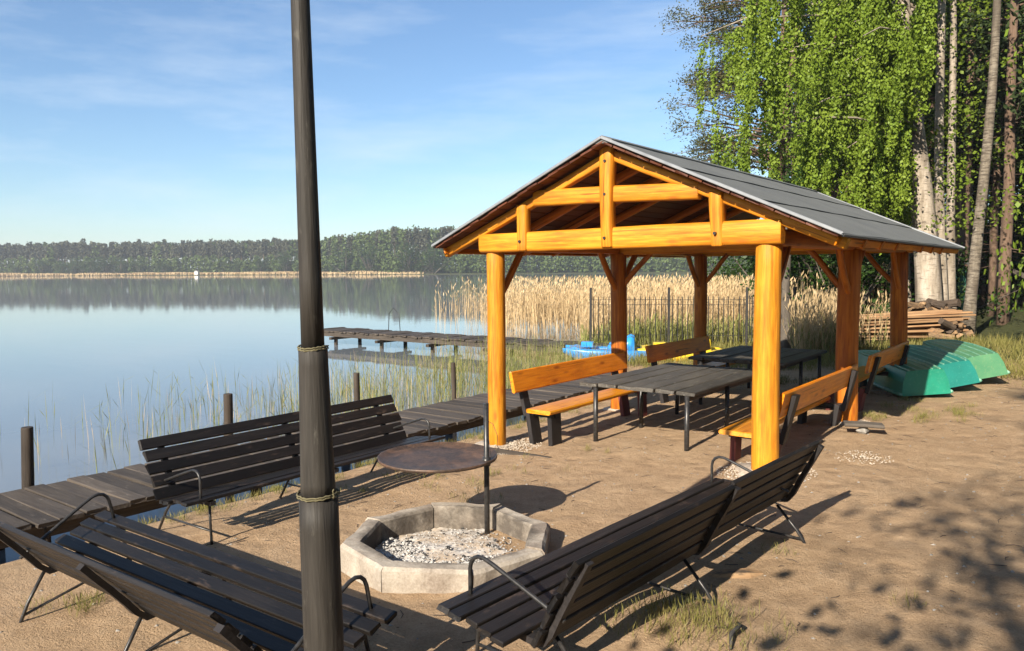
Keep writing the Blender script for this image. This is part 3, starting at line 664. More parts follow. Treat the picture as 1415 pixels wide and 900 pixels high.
b = MB(); pts = [(-19.5, .6, 0), (-19.45, .6, .7), (-19.2, .6, .92), (-18.9, .6, .7), (-18.85, .6, 0)]; b.tube(pts, .014, 6); b.build('handrail', M['steel'], jt, True)

# ------------------------------------------------------------------ iron fence
fn = thing('iron_fence', 'dark iron bar fence in front of the dry reeds', 'fence', (0, 0, 0))
bar_me = None
def fence_run(A, B, posts, nb, z0):
    global bar_me
    A, B = Vector((*A, 0)), Vector((*B, 0)); L = (B - A).length; d = (B - A) / L
    if bar_me is None:
        b = MB(); b.tube([(0, 0, .08), (0, 0, 1.46), (0, 0, 1.52)], [.016, .016, .003], 6); bar_me = mesh_from('bar', b.v, b.f, M['fence'])
    for q in posts:
        p = A + d * L * q; board('post', (p.x, p.y, z0 - .3), (p.x, p.y, z0 + 1.78), .075, .075, M['fence'], fn, up=(d.y, -d.x, 0), warp=.003)
    for zz in (.28, 1.24, 1.40): board('rail', (A.x, A.y, z0 + zz), (B.x, B.y, z0 + zz), .035, .012, M['fence'], fn, warp=.002)
    for k in range(nb):
        p = A + d * L * (k + .5) / nb; o = link(bpy.data.objects.new('bar', bar_me), fn); o.location = (p.x, p.y, z0 + .01 * math.sin(k * 3)); o.rotation_euler = (.012 * math.sin(k * 1.3), .012 * math.sin(k * 2.1), 0)
def xy(px, Y): return st((px - 707) / 1080 * Y, Y)
fence_run(xy(816, 24.9), xy(924, 24.7), (0, 1), 15, -.2)
fence_run(xy(926, 24.7), xy(1032, 24.2), (1,), 15, -.2)
fence_run(xy(1034, 24.2), xy(1098, 22.4), (1,), 17, -.15)

# ------------------------------------------------------------------ pedal boats
def pedalo(label, mat, X, Y, heading, zz):
    x, y = st(X, Y); t = thing('pedal_boat', label, 'pedal boat', (x, y, zz), heading); t.scale = (1, 1, 1.05 if mat == 'plastic_blue' else .95)
    def hull(y0, nm):
        prof = [(-1.25, .10, .22, .26), (-1.1, .20, .06, .32), (-.3, .24, .0, .34), (.5, .22, .02, .34), (1.0, .14, .12, .36), (1.3, .03, .27, .37)]
        b = MB(); b.loft([[(px, y0 - wd, zt - .04), (px, y0 - wd * .7, zb), (px, y0 + wd * .7, zb), (px, y0 + wd, zt - .04), (px, y0 + wd * .8, zt), (px, y0 - wd * .8, zt)] for px, wd, zb, zt in prof]); b.build(nm, M[mat], t, True)
    hull(-.46, 'float'); hull(.46, 'float')
    b = MB(); b.loft([[(px, -.42, zb), (px, .42, zb), (px, .42, zt), (px, -.42, zt)] for px, zb, zt in ((-1.15, .20, .30), (-.4, .16, .24), (.45, .16, .24), (.95, .22, .40), (1.15, .28, .36))]); b.build('footwell', M[mat], t)
    for s in (-1, 1):
        b = MB(); b.loft([[(px, s * .36 - .27, z0), (px, s * .36 + .27, z0), (px, s * .36 + .25, z1), (px, s * .36 - .25, z1)] for px, z0, z1 in ((.0, .24, .46), (-.42, .24, .44), (-.50, .26, .64), (-.62, .30, .70), (-.72, .30, .66), (-.75, .26, .4))]); b.build('seat', M[mat], t, True)
    b = MB(); b.box((.62, 0, .44), (.34, .30, .14)); b.build('pedal_box', M[mat], t)
    return t
pedalo('sky blue plastic pedal boat by the shelter post', 'plastic_blue', 2.80, 22.5, R(37.2 + 170), -.46)
pedalo('yellow plastic pedal boat behind the far lake side bench', 'plastic_yellow', 4.85, 22.3, R(37.2 + 174), -.42)

# ------------------------------------------------------------------ upturned green boats
def green_boat(label, mat, loc, rz, roll):
    t = thing('rowing_boat', label, 'boat', loc, rz, 'upturned green boats beside the shelter')
    t.rotation_euler = (roll, 0, rz)
    # x=0 transom, bow at +x, upside down: gunwale on the ground, flat bottom on top
    S = [(0, .39, .30, .42), (.5, .43, .33, .44), (1.4, .45, .34, .45), (2.4, .42, .31, .44), (3.2, .32, .20, .40), (3.8, .19, .09, .35), (4.1, .03, .02, .3)]
    rings = [[(x, -g, 0), (x, -g * 1.0, .05), (x, -(g + bt) / 2 - .02, h * .55), (x, -bt, h), (x, -bt * .5, h + .015), (x, 0, h + .02), (x, bt * .5, h + .015), (x, bt, h), (x, (g + bt) / 2 + .02, h * .55), (x, g, .05), (x, g, 0)] for x, g, bt, h in S]
    b = MB(); b.loft(rings, False); n = 11; b.f.append(tuple(range(n))); b.build('hull', M[mat], t)
    for i in (-2.6, -1.3, 0, 1.3, 2.6):      # strakes along the bottom
        b = MB(); f_ = i / 3.2
        b.loft([[(x, bt * f_ - .012, h + .008), (x, bt * f_ + .012, h + .008), (x, bt * f_ + .008, h + .026), (x, bt * f_ - .008, h + .026)] for x, g, bt, h in [(S[0][0] + .01, *S[0][1:])] + S[1:6]]); b.build('strake', M['strake'], t)
    for s in (-1, 1):
        b = MB(); b.tube([(x, s * (g + .012), .03) for x, g, bt, h in S[:6]], .03, 6); b.build('gunwale', M['strake'], t, True)
    return t
bdir = math.atan2(10.0 - 6.6, -2.4 - .95)
green_boat('nearest upturned green boat, beside the last shelter post', 'hull', (.58, 6.30, .0), R(119), R(-5))
green_boat('middle upturned green boat, between its two neighbours', 'hullblue', (.90, 7.25, .05), R(116), R(-13))
green_boat('rightmost upturned green boat, with a faded mossy bottom', 'hulldull', (1.22, 8.35, .10), R(113), R(-13))

# ------------------------------------------------------------------ plank pile and firewood
pp = thing('plank_pile', 'stack of rough sawn planks in front of the birches', 'wood pile', (*xy(1253, 23.6), -.02), R(37.2))
rr = random.Random(5)
for layer in range(7):
    for k in range(5):
        L = rr.uniform(2.9, 3.5); y0 = -.55 + k * .27 + rr.uniform(-.05, .05); x0 = rr.uniform(-.2, .2); zz = .07 + layer * .115 + rr.uniform(-.01, .01); sl = .012 * layer
        board('plank', (x0 - L / 2, y0, zz - sl), (x0 + L / 2, y0 + rr.uniform(-.08, .08), zz + sl + rr.uniform(-.05, .08)), rr.uniform(.17, .25), rr.uniform(.035, .06), M['plank'], pp, var=k + layer * 5, warp=.012)
def log_piece(name, p, r, L, rz, tilt_, split, seed, label, group):
    rr = random.Random(seed); b = MB(); n = 9; rings = []
    for i in range(4):
        x = -L / 2 + L * i / 3; ring = []
        for k in range(n):
            a = (k / (n - 1) * math.pi if split else k / n * 6.283); q = r * (1 + rr.uniform(-.12, .12)); ring.append((x, q * math.cos(a), q * math.sin(a) - (r * .4 if split else 0)))
        rings.append(ring)
    b.loft(rings); o = b.build(name, M['firewood' if split else 'logbark']); o.location = p; o.rotation_euler = (rr.uniform(-1, 1) if split else 0, tilt_, rz); o['label'] = label; o['category'] = 'log'; o['group'] = group; return o
rr = random.Random(9); fi = 0
for row in range(5):
    for k in range(11 - row):
        px = 1252 + k * 7.4 + row * 3.5 + rr.uniform(-2, 2); Y = 25.0 + rr.uniform(-.3, .3); x, y = xy(px, Y); split = rr.random() < .45
        log_piece('firewood_log', (x, y, .75 + row * .20 + rr.uniform(-.04, .04) - .55), rr.uniform(.09, .14), rr.uniform(.45, .75), R(37 + rr.uniform(20, 130)), rr.uniform(-.25, .25), split, fi,
                  'split firewood log in the heap behind the planks' if split else 'round bark covered log in the heap behind the planks', 'firewood heap behind the planks'); fi += 1
for k in range(12):
    px = 1290 + rr.uniform(0, 40); Y = 22.9 + rr.uniform(-.3, .5); x, y = xy(px, Y)
    log_piece('firewood_log', (x, y, .05 + rr.uniform(0, .75) * (1 - (px - 1296) / 60)), rr.uniform(.08, .13), rr.uniform(.4, .7), R(37 + rr.uniform(-80, 80)), rr.uniform(-.4, .4), rr.random() < .5, 200 + k, 'loose firewood log tumbled at the right end of the planks', 'loose logs at the plank stack end')

# small cabin behind the birches
cx, cy = xy(1292, 32); cb = thing('green_cabin', 'small green cabin half hidden behind the birch trunks', 'cabin', (cx, cy, .0), R(37.2))
for k in range(12): board('wall_board', (-1.2 + k * .205, 0, -.2), (-1.2 + k * .205, 0, 2.2), .195, .03, M['shed'], cb, up=(0, 1, 0), var=k % 4)
for s in (-1, 1): board('wall_board', (s * 1.24, .9, -.2), (s * 1.24, .9, 2.2), 1.8, .03, M['shed'], cb, up=(1, 0, 0))
board('roof', (-1.5, .9, 2.3), (1.5, .9, 2.3), 2.4, .08, M['felt'], cb)

# ------------------------------------------------------------------ small things on the ground
sb = thing('stone_slab', 'flat grey slab lying on a small stone beside the second right post', 'stone', (.42, 2.62, G(.42, 2.62)), R(20))
board('slab', (-.24, 0, .13), (.24, 0, .12), .24, .045, M['concrete'], sb, ch=.015)
lumps(1, lambda r: (0, 0, .04), .1, .11, .9, 3).build('stone', M['stone'], sb)
o = MB(); o.loft([[(x, -w_, 0), (x, w_, 0), (x, w_ * .6, h), (x, -w_ * .6, h)] for x, w_, h in ((-.2, .03, .012), (-.08, .07, .03), (.08, .08, .03), (.19, .03, .015))])
tag(o.build('wood_offcut', M['firewood'], None, False, (.86, -3.05, G(.86, -3.05)), (0, 0, R(40))), 'flat brown wood offcut on the sand behind the right bench', 'offcut')
b = MB(); b.tube([(-.16, 0, .0), (-.05, .02, .04), (.06, -.01, .05), (.17, .03, .015)], [.008, .014, .013, .006], 6)
tag(b.build('burnt_stick', M['coal'], None, True, (1.28, -4.15, G(1.28, -4.15)), (0, 0, R(100))), 'short dark stick by the grassy mound', 'stick')
board_o = MB(); board_o.box((0, 0, 0), (1.3, .05, .06))
tag(board_o.build('edging_board', M['deck'], None, False, (-3.28, -.42, G(-3.28, -.42) + .02), (0, 0, R(2))), 'thin timber edging beside the front left post gravel', 'edging')

def scatter(fn, n, smin, smax, name, mat, label, flat=.6, seed=3):
    o = lumps(n, fn, smin, smax, flat, seed).build(name, M[mat]); o['kind'] = 'stuff'; o['label'] = label
def yard(rr):
    while True:
        x, y = rr.uniform(-4.6, 6), rr.uniform(-7.5, 9)
        if math.hypot(x - PX, y - PY) > .95: return (x, y, G(x, y))
scatter(yard, 1500, .006, .02, 'pebbles', 'stone', 'small pebbles strewn over the sand', .6, 3)
b = MB(); rr = random.Random(8)
for _ in range(420):
    x, y, z_ = yard(rr); a = rr.uniform(0, 6.283); L = rr.uniform(.02, .09); q = rr.uniform(-.4, .4)
    b.tube([(x, y, z_ + .004), (x + L * math.cos(a), y + L * math.sin(a), z_ + .008), (x + 2 * L * math.cos(a + q), y + 2 * L * math.sin(a + q), z_ + .004)], [.003, .0035, .002], 4, False)
o = b.build('twigs', M['logbark']); o['kind'] = 'stuff'; o['label'] = 'small dry twigs scattered over the sand'
scatter(yard, 4500, .004, .013, 'litter', 'litter', 'bits of bark and dry litter on the sand', .3, 4)
def ringp(cx, cy, r0, r1):
    def fn(rr):
        a = rr.uniform(0, 6.283); r = rr.uniform(r0, r1); x, y = cx + r * math.cos(a), cy + r * math.sin(a); return (x, y, G(x, y) + .018 * max(0, 1 - max(0, r - r0) / (r1 - r0)) + .004)
    return fn
for i, (cx_, cy_, r0, r1, n) in enumerate([(0, 0, .1, .55, 520), (0, PL, .1, .32, 220), (0, 2 * PL, .1, .42, 260), (-PW + .15, -.05, .1, .55, 480), (.75, 1.2, 0, .35, 90)]):
    scatter(ringp(cx_, cy_, r0, r1), n * 2, .006, .017, 'gravel', 'gravel', 'pale gravel heaped round a shelter post foot' if i < 4 else 'pale gravel scattered on the path by the shelter', .7, 20 + i)

def grass(name, spots, label, mat='grass', hmin=.05, hmax=.13, wd=.0024):
    C, A, B = [], [], []
    for (x, y, r, n) in spots:
        for _ in range(n):
            a = random.uniform(0, 6.283); q = r * math.sqrt(random.random()); px, py = x + q * math.cos(a), y + q * math.sin(a); zz = G(px, py)
            h = random.uniform(hmin, hmax); lean = Vector((random.gauss(0, .35), random.gauss(0, .35), 1)).normalized() * h / 2; an = random.uniform(0, 3.14)
            C.append((px + lean.x, py + lean.y, zz + lean.z - .004)); A.append(lean); B.append((math.cos(an) * wd, math.sin(an) * wd, 0))
    o = quads(name, np.array(C), np.array([tuple(a) for a in A]), np.array(B), M[mat], None, 'stuff'); o['label'] = label
S = []
for i in range(70): S.append((-4.75 + random.uniform(-.3, .45), random.uniform(-5.5, 5.5), random.uniform(.05, .2), random.randint(20, 90)))
for i in range(26): S.append((random.uniform(-4.2, -1.9), random.uniform(-3.2, .5), random.uniform(.03, .12), random.randint(8, 30)))
grass('grass', S, 'sparse grass along the boardwalk edge')
grass('grass', [(.95, -4.1, .30, 420), (1.15, -4.3, .28, 240), (.7, -4.3, .25, 150), (.85, -3.75, .3, 90), (1.3, -4.0, .3, 60), (-2.95, -6.0, .13, 130), (-3.15, -6.15, .2, 60), (-2.8, -6.1, .08, 30), (2.0, -3.0, .1, 24), (.95, -2.45, .14, 30), (-2.7, -1.5, .1, 40), (-2.55, -2.0, .15, 40), (-3.6, -1.9, .3, 110)], 'grass tufts around the fire pit benches')
S = [(.55 + random.uniform(-.5, .9), 4.6 + random.uniform(-.9, 1.4), random.uniform(.06, .18), random.randint(20, 80)) for _ in range(26)]
S += [(random.uniform(1.6, 6), random.uniform(8.5, 18), random.uniform(.1, .5), random.randint(40, 160)) for _ in range(70)]
grass('grass', S, 'grass beside the shelter and the upturned boats')
S = []
for i in range(420):
    x, y = random.uniform(-8.5, 2), random.uniform(9.5, 17.5)
    if x > shore_x(y) + .2: S.append((x, y, random.uniform(.1, .4), random.randint(30, 60)))
grass('tall_grass', S, 'tall green grass behind the shelter', 'grass', .12, .45, .007)
S = [(random.uniform(-3.6, -.4), random.uniform(7.0, 8.6), .25, 60) for _ in range(26)]
grass('grass', S, 'grass at the far end of the shelter', 'grass', .06, .2, .005)

# ------------------------------------------------------------------ reeds
def reeds(name, pts, label, mat, hmin, hmax, wd, plume=True, z0=None, leaves=2, lean=.06):
    C, A, B = [], [], []
    for (x, y) in pts:
        zz = z0 if z0 is not None else max(G(x, y), WATER - .05); h = random.uniform(hmin, hmax); l = Vector((random.gauss(0, lean), random.gauss(0, lean), 1)) * h / 2
        an = random.uniform(0, 3.14); bx, by = math.cos(an), math.sin(an)
        C.append((x + l.x, y + l.y, zz + l.z)); A.append(tuple(l)); B.append((bx * wd, by * wd, 0))
        if plume:
            tp = Vector((x, y, zz)) + l * 2; d = Vector((random.gauss(.1, .2), random.gauss(0, .2), .8)).normalized() * .10
            C.append(tuple(tp + d * .6)); A.append(tuple(d)); B.append((bx * .022, by * .022, 0))
        for _ in range(leaves):
            f_ = random.uniform(.3, .9); p = Vector((x, y, zz)) + l * 2 * f_; d = Vector((random.gauss(0, 1), random.gauss(0, 1), random.uniform(.6, 1.6))).normalized() * random.uniform(.12, .26)
            C.append(tuple(p + d)); A.append(tuple(d)); q = d.cross(Vector((0, 0, 1))).normalized() * wd * 1.1; B.append(tuple(q))
    o = quads(name, np.array(C), np.array(A), np.array(B), M[mat], None, 'stuff'); o['label'] = label
pts = []
while len(pts) < 9500:
    Y = random.uniform(27.0, 44); px = random.uniform(600, 1240); X = (px - 707) / 1080 * Y
    if px < 690:
        if random.random() > (.04 + .5 * ((px - 600) / 90) ** 2): continue
        if Y < 33: continue
    if px < 800 and Y < 31.5: continue
    if random.random() < (Y - 27) / 17 * .35: continue
    pts.append(st(X, Y))
reeds('reed_bed', pts, 'dense bed of dry tan reeds behind the iron fence', 'reed', 1.6, 2.55, .012)
pts = []
while len(pts) < 1700:
    Y = random.uniform(19.5, 26.5); px = random.uniform(1085, 1176 if random.random() < .93 else 1225)
    if px < 1100 and Y < 23: continue
    pts.append(st((px - 707) / 1080 * Y, Y))
reeds('dry_grass', pts, 'tall dry grass between the shelter and the plank pile', 'reed', .7, 1.7, .009, lean=.14)
reeds('dry_grass', random.sample(pts, 900), 'greener tall grass mixed in by the plank pile', 'reedgreen', .5, 1.2, .011, False, lean=.15)
pts = [st((px - 707) / 1080 * Y, Y) for px, Y in ((random.uniform(800, 1080), random.uniform(25.2, 28)) for _ in range(1500))]
reeds('green_reeds', pts, 'green shoots at the foot of the dry reeds', 'reedgreen', .4, 1.1, .014, False)
pts = []
while len(pts) < 5200:
    x = -6.75 - abs(random.gauss(0, 3.0)); y = random.uniform(-4.2, 12.5)
    if x < -14: continue
    den = sstep(-4.5, 7, y) * .95 + .04
    if random.random() > den * (1.0 if mnoise.noise(Vector((x * .8, y * .8, 5))) > -.12 else .25): continue
    if 11.4 < y < 13.3 and x < -9: continue
    pts.append((x, y))
reeds('water_reeds', pts[:3700], 'sparse green reeds standing in the shallow water', 'reedgreen', .35, 1.05, .005, False, WATER - .03, 1)
reeds('water_reeds', pts[3700:], 'dry reed stalks standing in the shallow water', 'reed', .35, 1.0, .004, False, WATER - .03, 0)

# ------------------------------------------------------------------ trees by the shore
def trunk_pts(h, lean, seed, n=9, wob=.12):
    rr = random.Random(seed); p = []; ox = oy = 0
    for i in range(n):
        t = i / (n - 1); ox += rr.uniform(-wob, wob) * .5; oy += rr.uniform(-wob, wob) * .5
        p.append((lean[0] * t + ox * t, lean[1] * t + oy * t, -.3 + (h + .3) * t))
    return p
def trunk(name, pts, r0, r1, mat, parent, n=12, flare=1.35):
    m = len(pts); rad = [(r0 + (r1 - r0) * (i / (m - 1)) ** .9) * (flare if i == 0 else 1) for i in range(m)]
    b = MB(); b.tube(pts, rad, n); return b.build(name, M[mat], parent, True)
def clumps(centres, n, spread, size, asp=.6, flat=.2):
    k = len(centres); idx = RNG.integers(0, k, n); C = centres[idx] + RNG.normal(size=(n, 3)) * spread * np.array([1, 1, .7]); A, B = rnd_axes(n, size, flat, asp); return C, A, B
def tilted_line(px0, y0, px1, y1, Y):      # photo pixels at a distance -> world base and top of a trunk
    def un(px, py):
        X = (px - 707.5) / 1080 * Y; Zc = 2.2 - Y * ((py - 450) / 1080 + math.tan(PITCH)) / (1 - 0 * py) * 1.0
        return X, Zc
    px1 = 707 + (px1 - 707) * .979
    (X0, Z0), (X1, Z1) = un(px0, y0), un(px1, y1); a = st(X0, Y); b = st(X1, Y); return a, b, Z1
# weeping birch
(bx, by), (tx, ty), tz = tilted_line(1287, 420, 1253, 0, 25.6)
wbt = thing('birch_tree', 'large weeping birch with bright hanging foliage, nearest the shelter roof', 'tree', (bx, by, G(bx, by)), 0, 'birches at the water edge')
tp = []
for i in range(13):
    t = i / 12; tp.append(((tx - bx) * t * 1.5 + .10 * math.sin(t * 7), (ty - by) * t * 1.5 + .08 * math.sin(t * 5 + 1), -.3 + 15.5 * t))
trunk('trunk', tp, .43, .20, 'birch', wbt, 14)
camr = Vector((ux.x, ux.y, 0)); camf = Vector((uy.x, uy.y, 0))
hx, hy = bx, by
def loc(X, Y, Z): a = st(X, Y); return Vector((a[0] - hx, a[1] - hy, Z - wbt.location.z))
limbs = []; lb = MB(); rr = random.Random(21)
for k in range(40):
    zz = rr.uniform(4.8, 12.5); X = rr.uniform(6.6, 13.2); Y = 25 + rr.gauss(0, 1.5) - .3
    if X < 7.4 and zz < 6.5: continue
    start = loc(13.6 - (zz / 13) * .6, 25.6, zz - rr.uniform(-.3, 1.6)); end = loc(X, Y, zz); mid = (start + end) / 2 + Vector((0, 0, .7)); pts = [start, start.lerp(mid, .5) + Vector((0, 0, .25)), mid, mid.lerp(end, .5) + Vector((0, 0, .15)), end]
    lb.tube(pts, [.055, .045, .035, .025, .012], 6, False); limbs.append(pts)
lb.build('limbs', M['birch'], wbt, True)
C, A, B = [], [], []
strand = MB(); ns = 0
def hang(p, L):
    for _ in range(3): hang1(Vector(p) + Vector((rr.gauss(0, .11), rr.gauss(0, .11), rr.uniform(-.25, .1))), L * rr.uniform(.6, 1))
def hang1(p, L):
    n = max(6, int(L / .0125)); sw = np.array([rr.gauss(0, .10), rr.gauss(0, .10), 0])
    t = RNG.uniform(0, 1, n); base = np.array(p)[None, :] + sw[None, :] * (t ** 1.5)[:, None]; base[:, 2] -= t * L
    base += RNG.normal(size=(n, 3)) * np.array([.07, .07, .04])
    C.append(base); a = RNG.normal(size=(n, 3)) * np.array([.55, .55, .35]) + np.array([0, 0, -.8]); a /= np.linalg.norm(a, axis=1)[:, None]; b_ = np.cross(a, RNG.normal(size=(n, 3))); b_ /= np.linalg.norm(b_, axis=1)[:, None] + 1e-9
    s = RNG.uniform(.034, .066, (n, 1)); A.append(a * s); B.append(b_ * s * .72)
for pts in limbs:
    for q in range(5):
        f_ = rr.uniform(.15, 1) * 4; i = min(3, int(f_)); p = pts[i].lerp(pts[i + 1], f_ - i) + Vector((rr.gauss(0, .35), rr.gauss(0, .35), rr.uniform(-.2, .3)))
        zb = p.z + wbt.location.z; L = rr.uniform(.8, 3.4)
        xx = (p.x * .796 + p.y * .605) + 13.74       # lateral position
        if xx > 12.55 and zb - L < 11: L = zb - 11
        if L < .3: continue
        if zb - L < 2.5: L = max(.4, zb - 2.5 - rr.random())
        hang(p, L)
# curtain on the side towards the shelter
for k in range(84):
    X = rr.uniform(6.5, 12.5); top = rr.uniform(4.2, 12.5); lim = 3.6 - .0 * X + max(0, (8.0 - X)) * .9
    if top - .8 < lim: continue
    if X > 12.5 and top < 11: continue
    p = loc(X, 24.4 + rr.gauss(0, .9), top); hang(p, min(rr.uniform(1.0, 3.2), top - lim + rr.uniform(-.3, .5)))
quads('crown', np.concatenate(C), np.concatenate(A), np.concatenate(B), M['birchleaf'], wbt)

def birch(label, px0, y0, px1, Y, r0, seed, leafn=2000, crownz=(7, 14), spread=1.4, group='birches at the water edge', bark='birch'):
    (bx, by), (tx, ty), tz = tilted_line(px0, y0, px1, 0, Y)
    t = thing('birch_tree', label, 'tree', (bx, by, G(bx, by)), 0, group); rr = random.Random(seed); pts = []
    for i in range(12):
        q = i / 11; pts.append(((tx - bx) * q * 1.6 + .10 * math.sin(q * 6 + seed), (ty - by) * q * 1.6, -.3 + (tz * 1.6 + .3) * q))
    trunk('trunk', pts, r0, r0 * .35, bark, t, 12)
    cen = np.array([[pts[6][0] + rr.gauss(0, spread), pts[6][1] + rr.gauss(0, spread), rr.uniform(*crownz)] for _ in range(60)])
    cc, a, b = clumps(cen, leafn, .38, .06, .7); quads('crown', cc, a, b, M['birchleaf'], t); return t
birch('straight pale birch trunk, left one of the close pair', 1307, 420, 1299, 26.6, .20, 3, 2600, (3.4, 13), 1.0)
birch('pale birch trunk, right one of the close pair', 1322, 420, 1312, 26.9, .17, 4, 2400, (3.6, 13), .9)
birch('grey leaning birch at the right edge with bare trunk', 1343, 452, 1374, 24.6, .19, 5, 900, (11, 15), 1.6, bark='birchgrey')
birch('thin birch stub trunk left of the big weeping birch', 1253, 420, 1243, 27.4, .16, 8, 700, (9, 12), .9)

# pine species meshes, then copies
def pine_protos(k):
    res = []
    for s in range(k):
        rr = random.Random(40 + s); h = rr.uniform(19, 23); pts = [(rr.gauss(0, .1) * i / 8, rr.gauss(0, .1) * i / 8, -.3 + (h + .3) * i / 8) for i in range(9)]
        r = [.23 - .17 * i / 8 for i in range(9)]; b = MB(); b.tube(pts, r, 9); lo = h * rr.uniform(.35, .5)
        cen = []
        for q in range(46):
            zz = rr.uniform(lo, h); a = rr.uniform(0, 6.283); L = (1.0 - (zz - lo) / (h - lo) * .75) * rr.uniform(1.0, 2.9)
            e = (L * math.cos(a), L * math.sin(a), zz + rr.uniform(-.2, .5)); b.tube([(0, 0, zz - .3), (e[0] * .5, e[1] * .5, zz), e], [.05, .035, .012], 4, False); cen += [e, (e[0] * .7, e[1] * .7, e[2] + .1)]
        for q in range(16):
            zz = rr.uniform(2.5, lo); a = rr.uniform(0, 6.283); L = rr.uniform(.5, 1.6); b.tube([(0, 0, zz), (L * math.cos(a), L * math.sin(a), zz - rr.uniform(-.1, .3))], [.02, .006], 4, False)
        cc, A_, B_ = clumps(np.array(cen), 2600, .42, .17, .35, .3)
        tm = mesh_from('trunk', b.v, b.f, M['pinebark'], True)
        o = quads('crown', cc, A_, B_, M['needle']); cm = o.data; bpy.data.objects.remove(o)
        res.append((tm, cm))
    return res
PINES = pine_protos(4)
def broad_protos(k, mat, n=2600):
    res = []
    for s in range(k):
        rr = random.Random(80 + s); b = MB(); cen = []
        for q in range(26):
            a = rr.uniform(0, 6.283); e = Vector((rr.gauss(0, .30), rr.gauss(0, .30), rr.uniform(.12, 1))); e.x *= 1 - .45 * e.z; e.y *= 1 - .45 * e.z
            b.tube([(0, 0, -.05), (e.x * .5, e.y * .5, e.z * .55), tuple(e)], [.022, .014, .004], 5, False); cen.append(tuple(e)); cen.append((e.x * .7, e.y * .7, e.z * .8))
        cc, A_, B_ = clumps(np.array(cen), n, .085 if n < 5000 else .06, .022 if n < 5000 else .0085, .65, .2)
        tm = mesh_from('stems', b.v, b.f, M['bark'], True); o = quads('crown', cc, A_, B_, M[mat]); cm = o.data; bpy.data.objects.remove(o); res.append((tm, cm))
    return res
SHRUBS = broad_protos(3, 'leaf')
LEAFY = broad_protos(2, 'birchleaf', 5600)
def place(name, protos, k, parts, label, cat, group, x, y, scale, rz):
    t = thing(name, label, cat, (x, y, max(G(x, y), WATER) - .05), rz, group); t.scale = scale
    for nm, me in zip(parts, protos[k]): link(bpy.data.objects.new(nm, me), t)
    return t
rr = random.Random(77)
# the wood behind and to the right
cnt = 0
for Y in np.arange(31, 64, 3.1):
    for X in np.arange(8.2, 52, 2.5):
        X_ = X + rr.uniform(-.9, .9); Y_ = Y + rr.uniform(-1.2, 1.2); px = 707 + X_ / Y_ * 1080
        if px < 1075 or px > 1560: continue
        if px < 1150 and rr.random() < .3: continue
        x, y = st(X_, Y_); s = rr.uniform(.85, 1.1); place('pine_tree', PINES, cnt % 4, ('trunk', 'crown'), 'tall dark pine in the wood behind the birches', 'tree', 'pines in the dark wood', x, y, (s, s, s), rr.uniform(0, 6)); cnt += 1
for k in range(46):
    Y_ = rr.uniform(28.5, 47); px = rr.uniform(1085, 1330) if k < 22 else rr.uniform(1310, 1480)
    if px > 1300: Y_ = rr.uniform(44, 74)
    x, y = st((px - 707) / 1080 * Y_, Y_); s = rr.uniform(2.6, 5.2) * (1.25 if Y_ > 36 else 1)
    place('shrub', SHRUBS, k % 3, ('stems', 'crown'), 'dark leafy shrub in the undergrowth below the birches', 'shrub', 'undergrowth shrubs under the birches', x, y, (s * 1.1, s * 1.1, s), rr.uniform(0, 6))
for k, (px, Y_, s, lab) in enumerate([(1165, 27.2, 2.9, 'dark round bush under the roof edge behind the dry grass'), (1212, 27.8, 2.6, 'dark bush just left of the plank pile'), (1122, 28.5, 2.5, 'leafy bush right of the front right post'), (1018, 46, 3.6, 'bright green bush at the edge of the reed bed')]):
    x, y = st((px - 707) / 1080 * Y_, Y_); place('shrub', SHRUBS, k % 3, ('stems', 'crown'), lab, 'shrub', None, x, y, (s * 1.2, s * 1.2, s), k)
# ragged pine left of the birch
for k, (px, Y_, lab, zs) in enumerate([(1010, 33, 'brownish ragged pine leaning out behind the birch crown', (2.5, 15))]):
    x, y = st((1062 - 707) / 1080 * Y_, Y_); t = thing('pine_tree', lab, 'tree', (x, y, G(x, y)), 0); rr2 = random.Random(3)
    b = MB(); tpx = [(.02 * i * i, 0, -.3 + 1.9 * i) for i in range(10)]; b.tube(tpx, [.24 - .018 * i for i in range(10)], 9); cen = []
    for q in range(64):
        zz = rr2.uniform(6.3, 16); L = rr2.uniform(2.0, 4.7); a = math.pi + .65 + rr2.gauss(0, .5); e = Vector((L * math.cos(a), L * math.sin(a), zz + rr2.uniform(-.6, .5)))
        b.tube([(0, 0, zz - .4), (e.x * .5, e.y * .5, zz), tuple(e)], [.05, .035, .01], 5, False)
        for f_ in (.6, .8, 1.0): cen.append((e.x * f_ + rr2.gauss(0, .2), e.y * f_ + rr2.gauss(0, .2), e.z + rr2.gauss(0, .15)))
        for m_ in range(3): b.tube([(e.x * .7, e.y * .7, e.z - .05), (e.x + rr2.gauss(0, .5), e.y + rr2.gauss(0, .5), e.z - rr2.uniform(0, .5))], [.012, .004], 4, False)
    b.build('trunk', M['pinebark'], t, True); cc, A_, B_ = clumps(np.array(cen), 24000, .26, .06, .4, .2); quads('crown', cc, A_, B_, M['rustneedle'], t)
# thin trunk behind the front right post
x, y = st((1085 - 707) / 1080 * 21.5, 21.5); t = thing('alder_tree', 'thin grey alder trunk seen just right of the front right post', 'tree', (x, y, G(x, y)))
trunk('trunk', [(0, 0, -.3), (.03, 0, 1), (-.02, .02, 2), (.03, 0, 3.0), (.0, .0, 3.7), (.02, 0, 4.3)], .16, .08, 'bark', t)
cen = np.array([[random.gauss(0, .35), random.gauss(0, .35), random.uniform(1.6, 5.2)] for _ in range(26)]); cc, A_, B_ = clumps(cen, 1100, .16, .045, .7); quads('crown', cc, A_, B_, M['leaf'], t)

